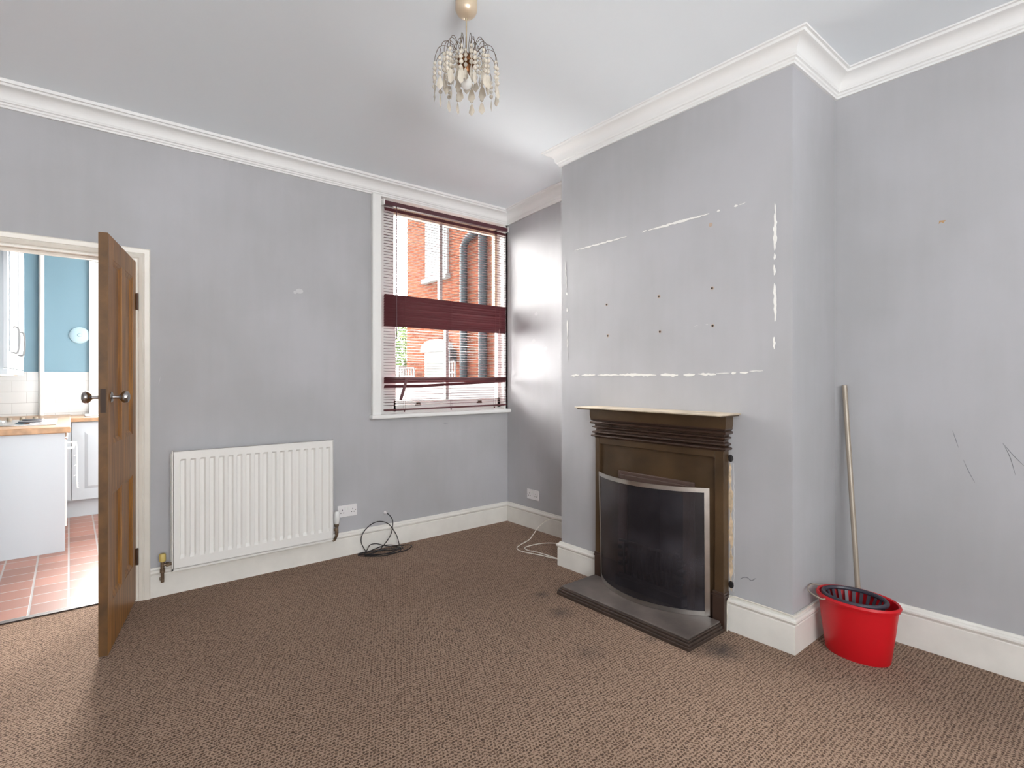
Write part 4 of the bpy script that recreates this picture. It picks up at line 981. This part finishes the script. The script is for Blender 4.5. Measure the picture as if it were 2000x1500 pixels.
def trellis(y0, y1, z0, z1, x, lab, nx, nz):
    mb = MB()
    for i in range(nx+1): y = y0+(y1-y0)*i/nx; mb.box(x-.012, x+.012, y-.016, y+.016, z0, z1)
    for j in range(nz+1): z = z0+(z1-z0)*j/nz; mb.box(x-.02, x+.004, y0, y1, z-.016, z+.016)
    tag(mb.obj('trellis', M['stone']), lab, 'trellis', 'white trellis panels by the brick house')
trellis(8.75, 9.12, 1.0, 1.62, HXf-.2, 'white trellis panel between downpipe and arched window outside', 4, 3)
trellis(10.35, 10.95, 1.0, 1.52, HXf-.2, 'white trellis panel at the far left corner of the brick house', 5, 3)
# shrub seen at the left of the window
tr = thing('garden_tree', (8.6, 16.5, -.12), 'bright green leafy tree left of the brick house outside', 'tree')
tcx, tcy = 8.6, 16.5
mb = MB(); mb.tube([(tcx, tcy, -.12), (tcx, tcy, 1.8)], .12, 8); mb.obj('trunk', M['hinge'], tr)
mb = MB()
for i in range(5200):
    while True:
        u = Vector((random.uniform(-1, 1), random.uniform(-1, 1), random.uniform(-1, 1)))
        if .35 < u.length < 1: break
    p = Vector((tcx+u.x*1.6, tcy+u.y*1.6, 1.75+u.z*1.45)); a = Vector((random.gauss(0, 1), random.gauss(0, 1), random.gauss(0, 1))).normalized(); b = a.orthogonal().normalized(); s_ = random.uniform(.06, .12)
    mb.add([p-a*s_, p+b*s_*.5, p+a*s_, p-b*s_*.5], [(0,1,2,3)])
mb.obj('foliage', M['leaf'], tr)
mb = MB(); mb.box(6.6, 13, 12.6, 12.75, -.12, 1.62); tag(mb.obj('garden_fence', M['stone']), 'white boundary fence under the green tree outside', 'fence')

# ------------------------------------------------------------------ light
SKY_S, SUN_S, SUN_N, SUN_AZ, SUN_EL = 5.5, 66.0, 6, -3, 20
KIT_W, FRONT_W, YARD_W = 9, 66, 270
w = bpy.data.worlds.new('sky'); SC.world = w; w.use_nodes = True
bg = w.node_tree.nodes['Background']; bg.inputs[0].default_value = (.90, .96, 1.0, 1); bg.inputs[1].default_value = 1.0
# bright veiled sun low over the gardens, an even pale sky elsewhere
WN, WL = w.node_tree.nodes, w.node_tree.links
tcw = WN.new('ShaderNodeTexCoord'); dt = WN.new('ShaderNodeVectorMath'); dt.operation = 'DOT_PRODUCT'
saz, sel = math.radians(SUN_AZ), math.radians(SUN_EL)
WL.new(tcw.outputs['Generated'], dt.inputs[0]); dt.inputs[1].default_value = (math.sin(saz)*math.cos(sel), math.cos(saz)*math.cos(sel), math.sin(sel))
gl_ = math_node(WN, WL, 'POWER', math_node(WN, WL, 'MAXIMUM', dt.outputs['Value'], 0.0), SUN_N)
vv = WN.new('ShaderNodeVectorMath'); vv.operation = 'SCALE'; vv.inputs[0].default_value = (SUN_S, SUN_S*.97, SUN_S*.93); WL.new(gl_, vv.inputs['Scale'])
va_ = WN.new('ShaderNodeVectorMath'); va_.operation = 'ADD'; va_.inputs[0].default_value = (SKY_S*.94, SKY_S*.98, SKY_S); WL.new(vv.outputs[0], va_.inputs[1])
WL.new(va_.outputs[0], bg.inputs[0])
def area(name, loc, rot, sx, sy, power, col=(1, 1, 1), portal=False):
    l = bpy.data.lights.new(name, 'AREA'); l.shape = 'RECTANGLE'; l.size = sx; l.size_y = sy; l.energy = power; l.color = col
    if portal: l.cycles.is_portal = True
    o = bpy.data.objects.new(name, l); C.objects.link(o); o.location = loc; o.rotation_euler = rot; return o
area('window_portal', (2.52, YB+.19, 1.86), (-PI/2, 0, 0), 1.1, 1.7, 1, portal=True)
area('kitchen_window_portal', (.7, KY+.14, 1.74), (-PI/2, 0, 0), 1.05, 1.5, 1, portal=True)
area('kitchen_daylight', (KX1+.14, 5.28, 1.65), (0, PI/2, 0), 1.5, 1.95, KIT_W, (.95, .98, 1))
area('front_window_fill', (-.1, YF-.15, 1.60), (PI/2+.75, 0, 0), 1.9, 1.8, FRONT_W, (1, .985, .97))  # added fill lamp outside the unseen front window, tilted up to the ceiling

area('yard_bounce_fill', (2.9, 5.45, .35), (-PI/2-.25, 0, 0), 2.6, .9, YARD_W, (1, .98, .95))  # added lamp low in the yard, stands in for ground bounce onto the ceiling

# ------------------------------------------------------------------ camera
cd = bpy.data.cameras.new('camera'); cam = bpy.data.objects.new('camera', cd); C.objects.link(cam)
cam.location = (0, 0, 1.30); cam.rotation_euler = (PI/2, 0, -math.radians(39.6088))
cd.sensor_width = 36; cd.lens = 1046/2000*36; cd.shift_y = -(750-738.5)/2000; cd.clip_start = .05; cd.clip_end = 200
SC.camera = cam
vs_ = SC.view_settings; vs_.view_transform = 'Standard'; vs_.look = 'None'; vs_.gamma = 1; vs_.exposure = .76
SC.cycles.use_denoising = True
SC.cycles.max_bounces = 10; SC.cycles.diffuse_bounces = 7; SC.cycles.transparent_max_bounces = 16
SC.cycles.sample_clamp_indirect = 6
for o in bpy.data.objects:
    if '_o' in o: del o['_o']
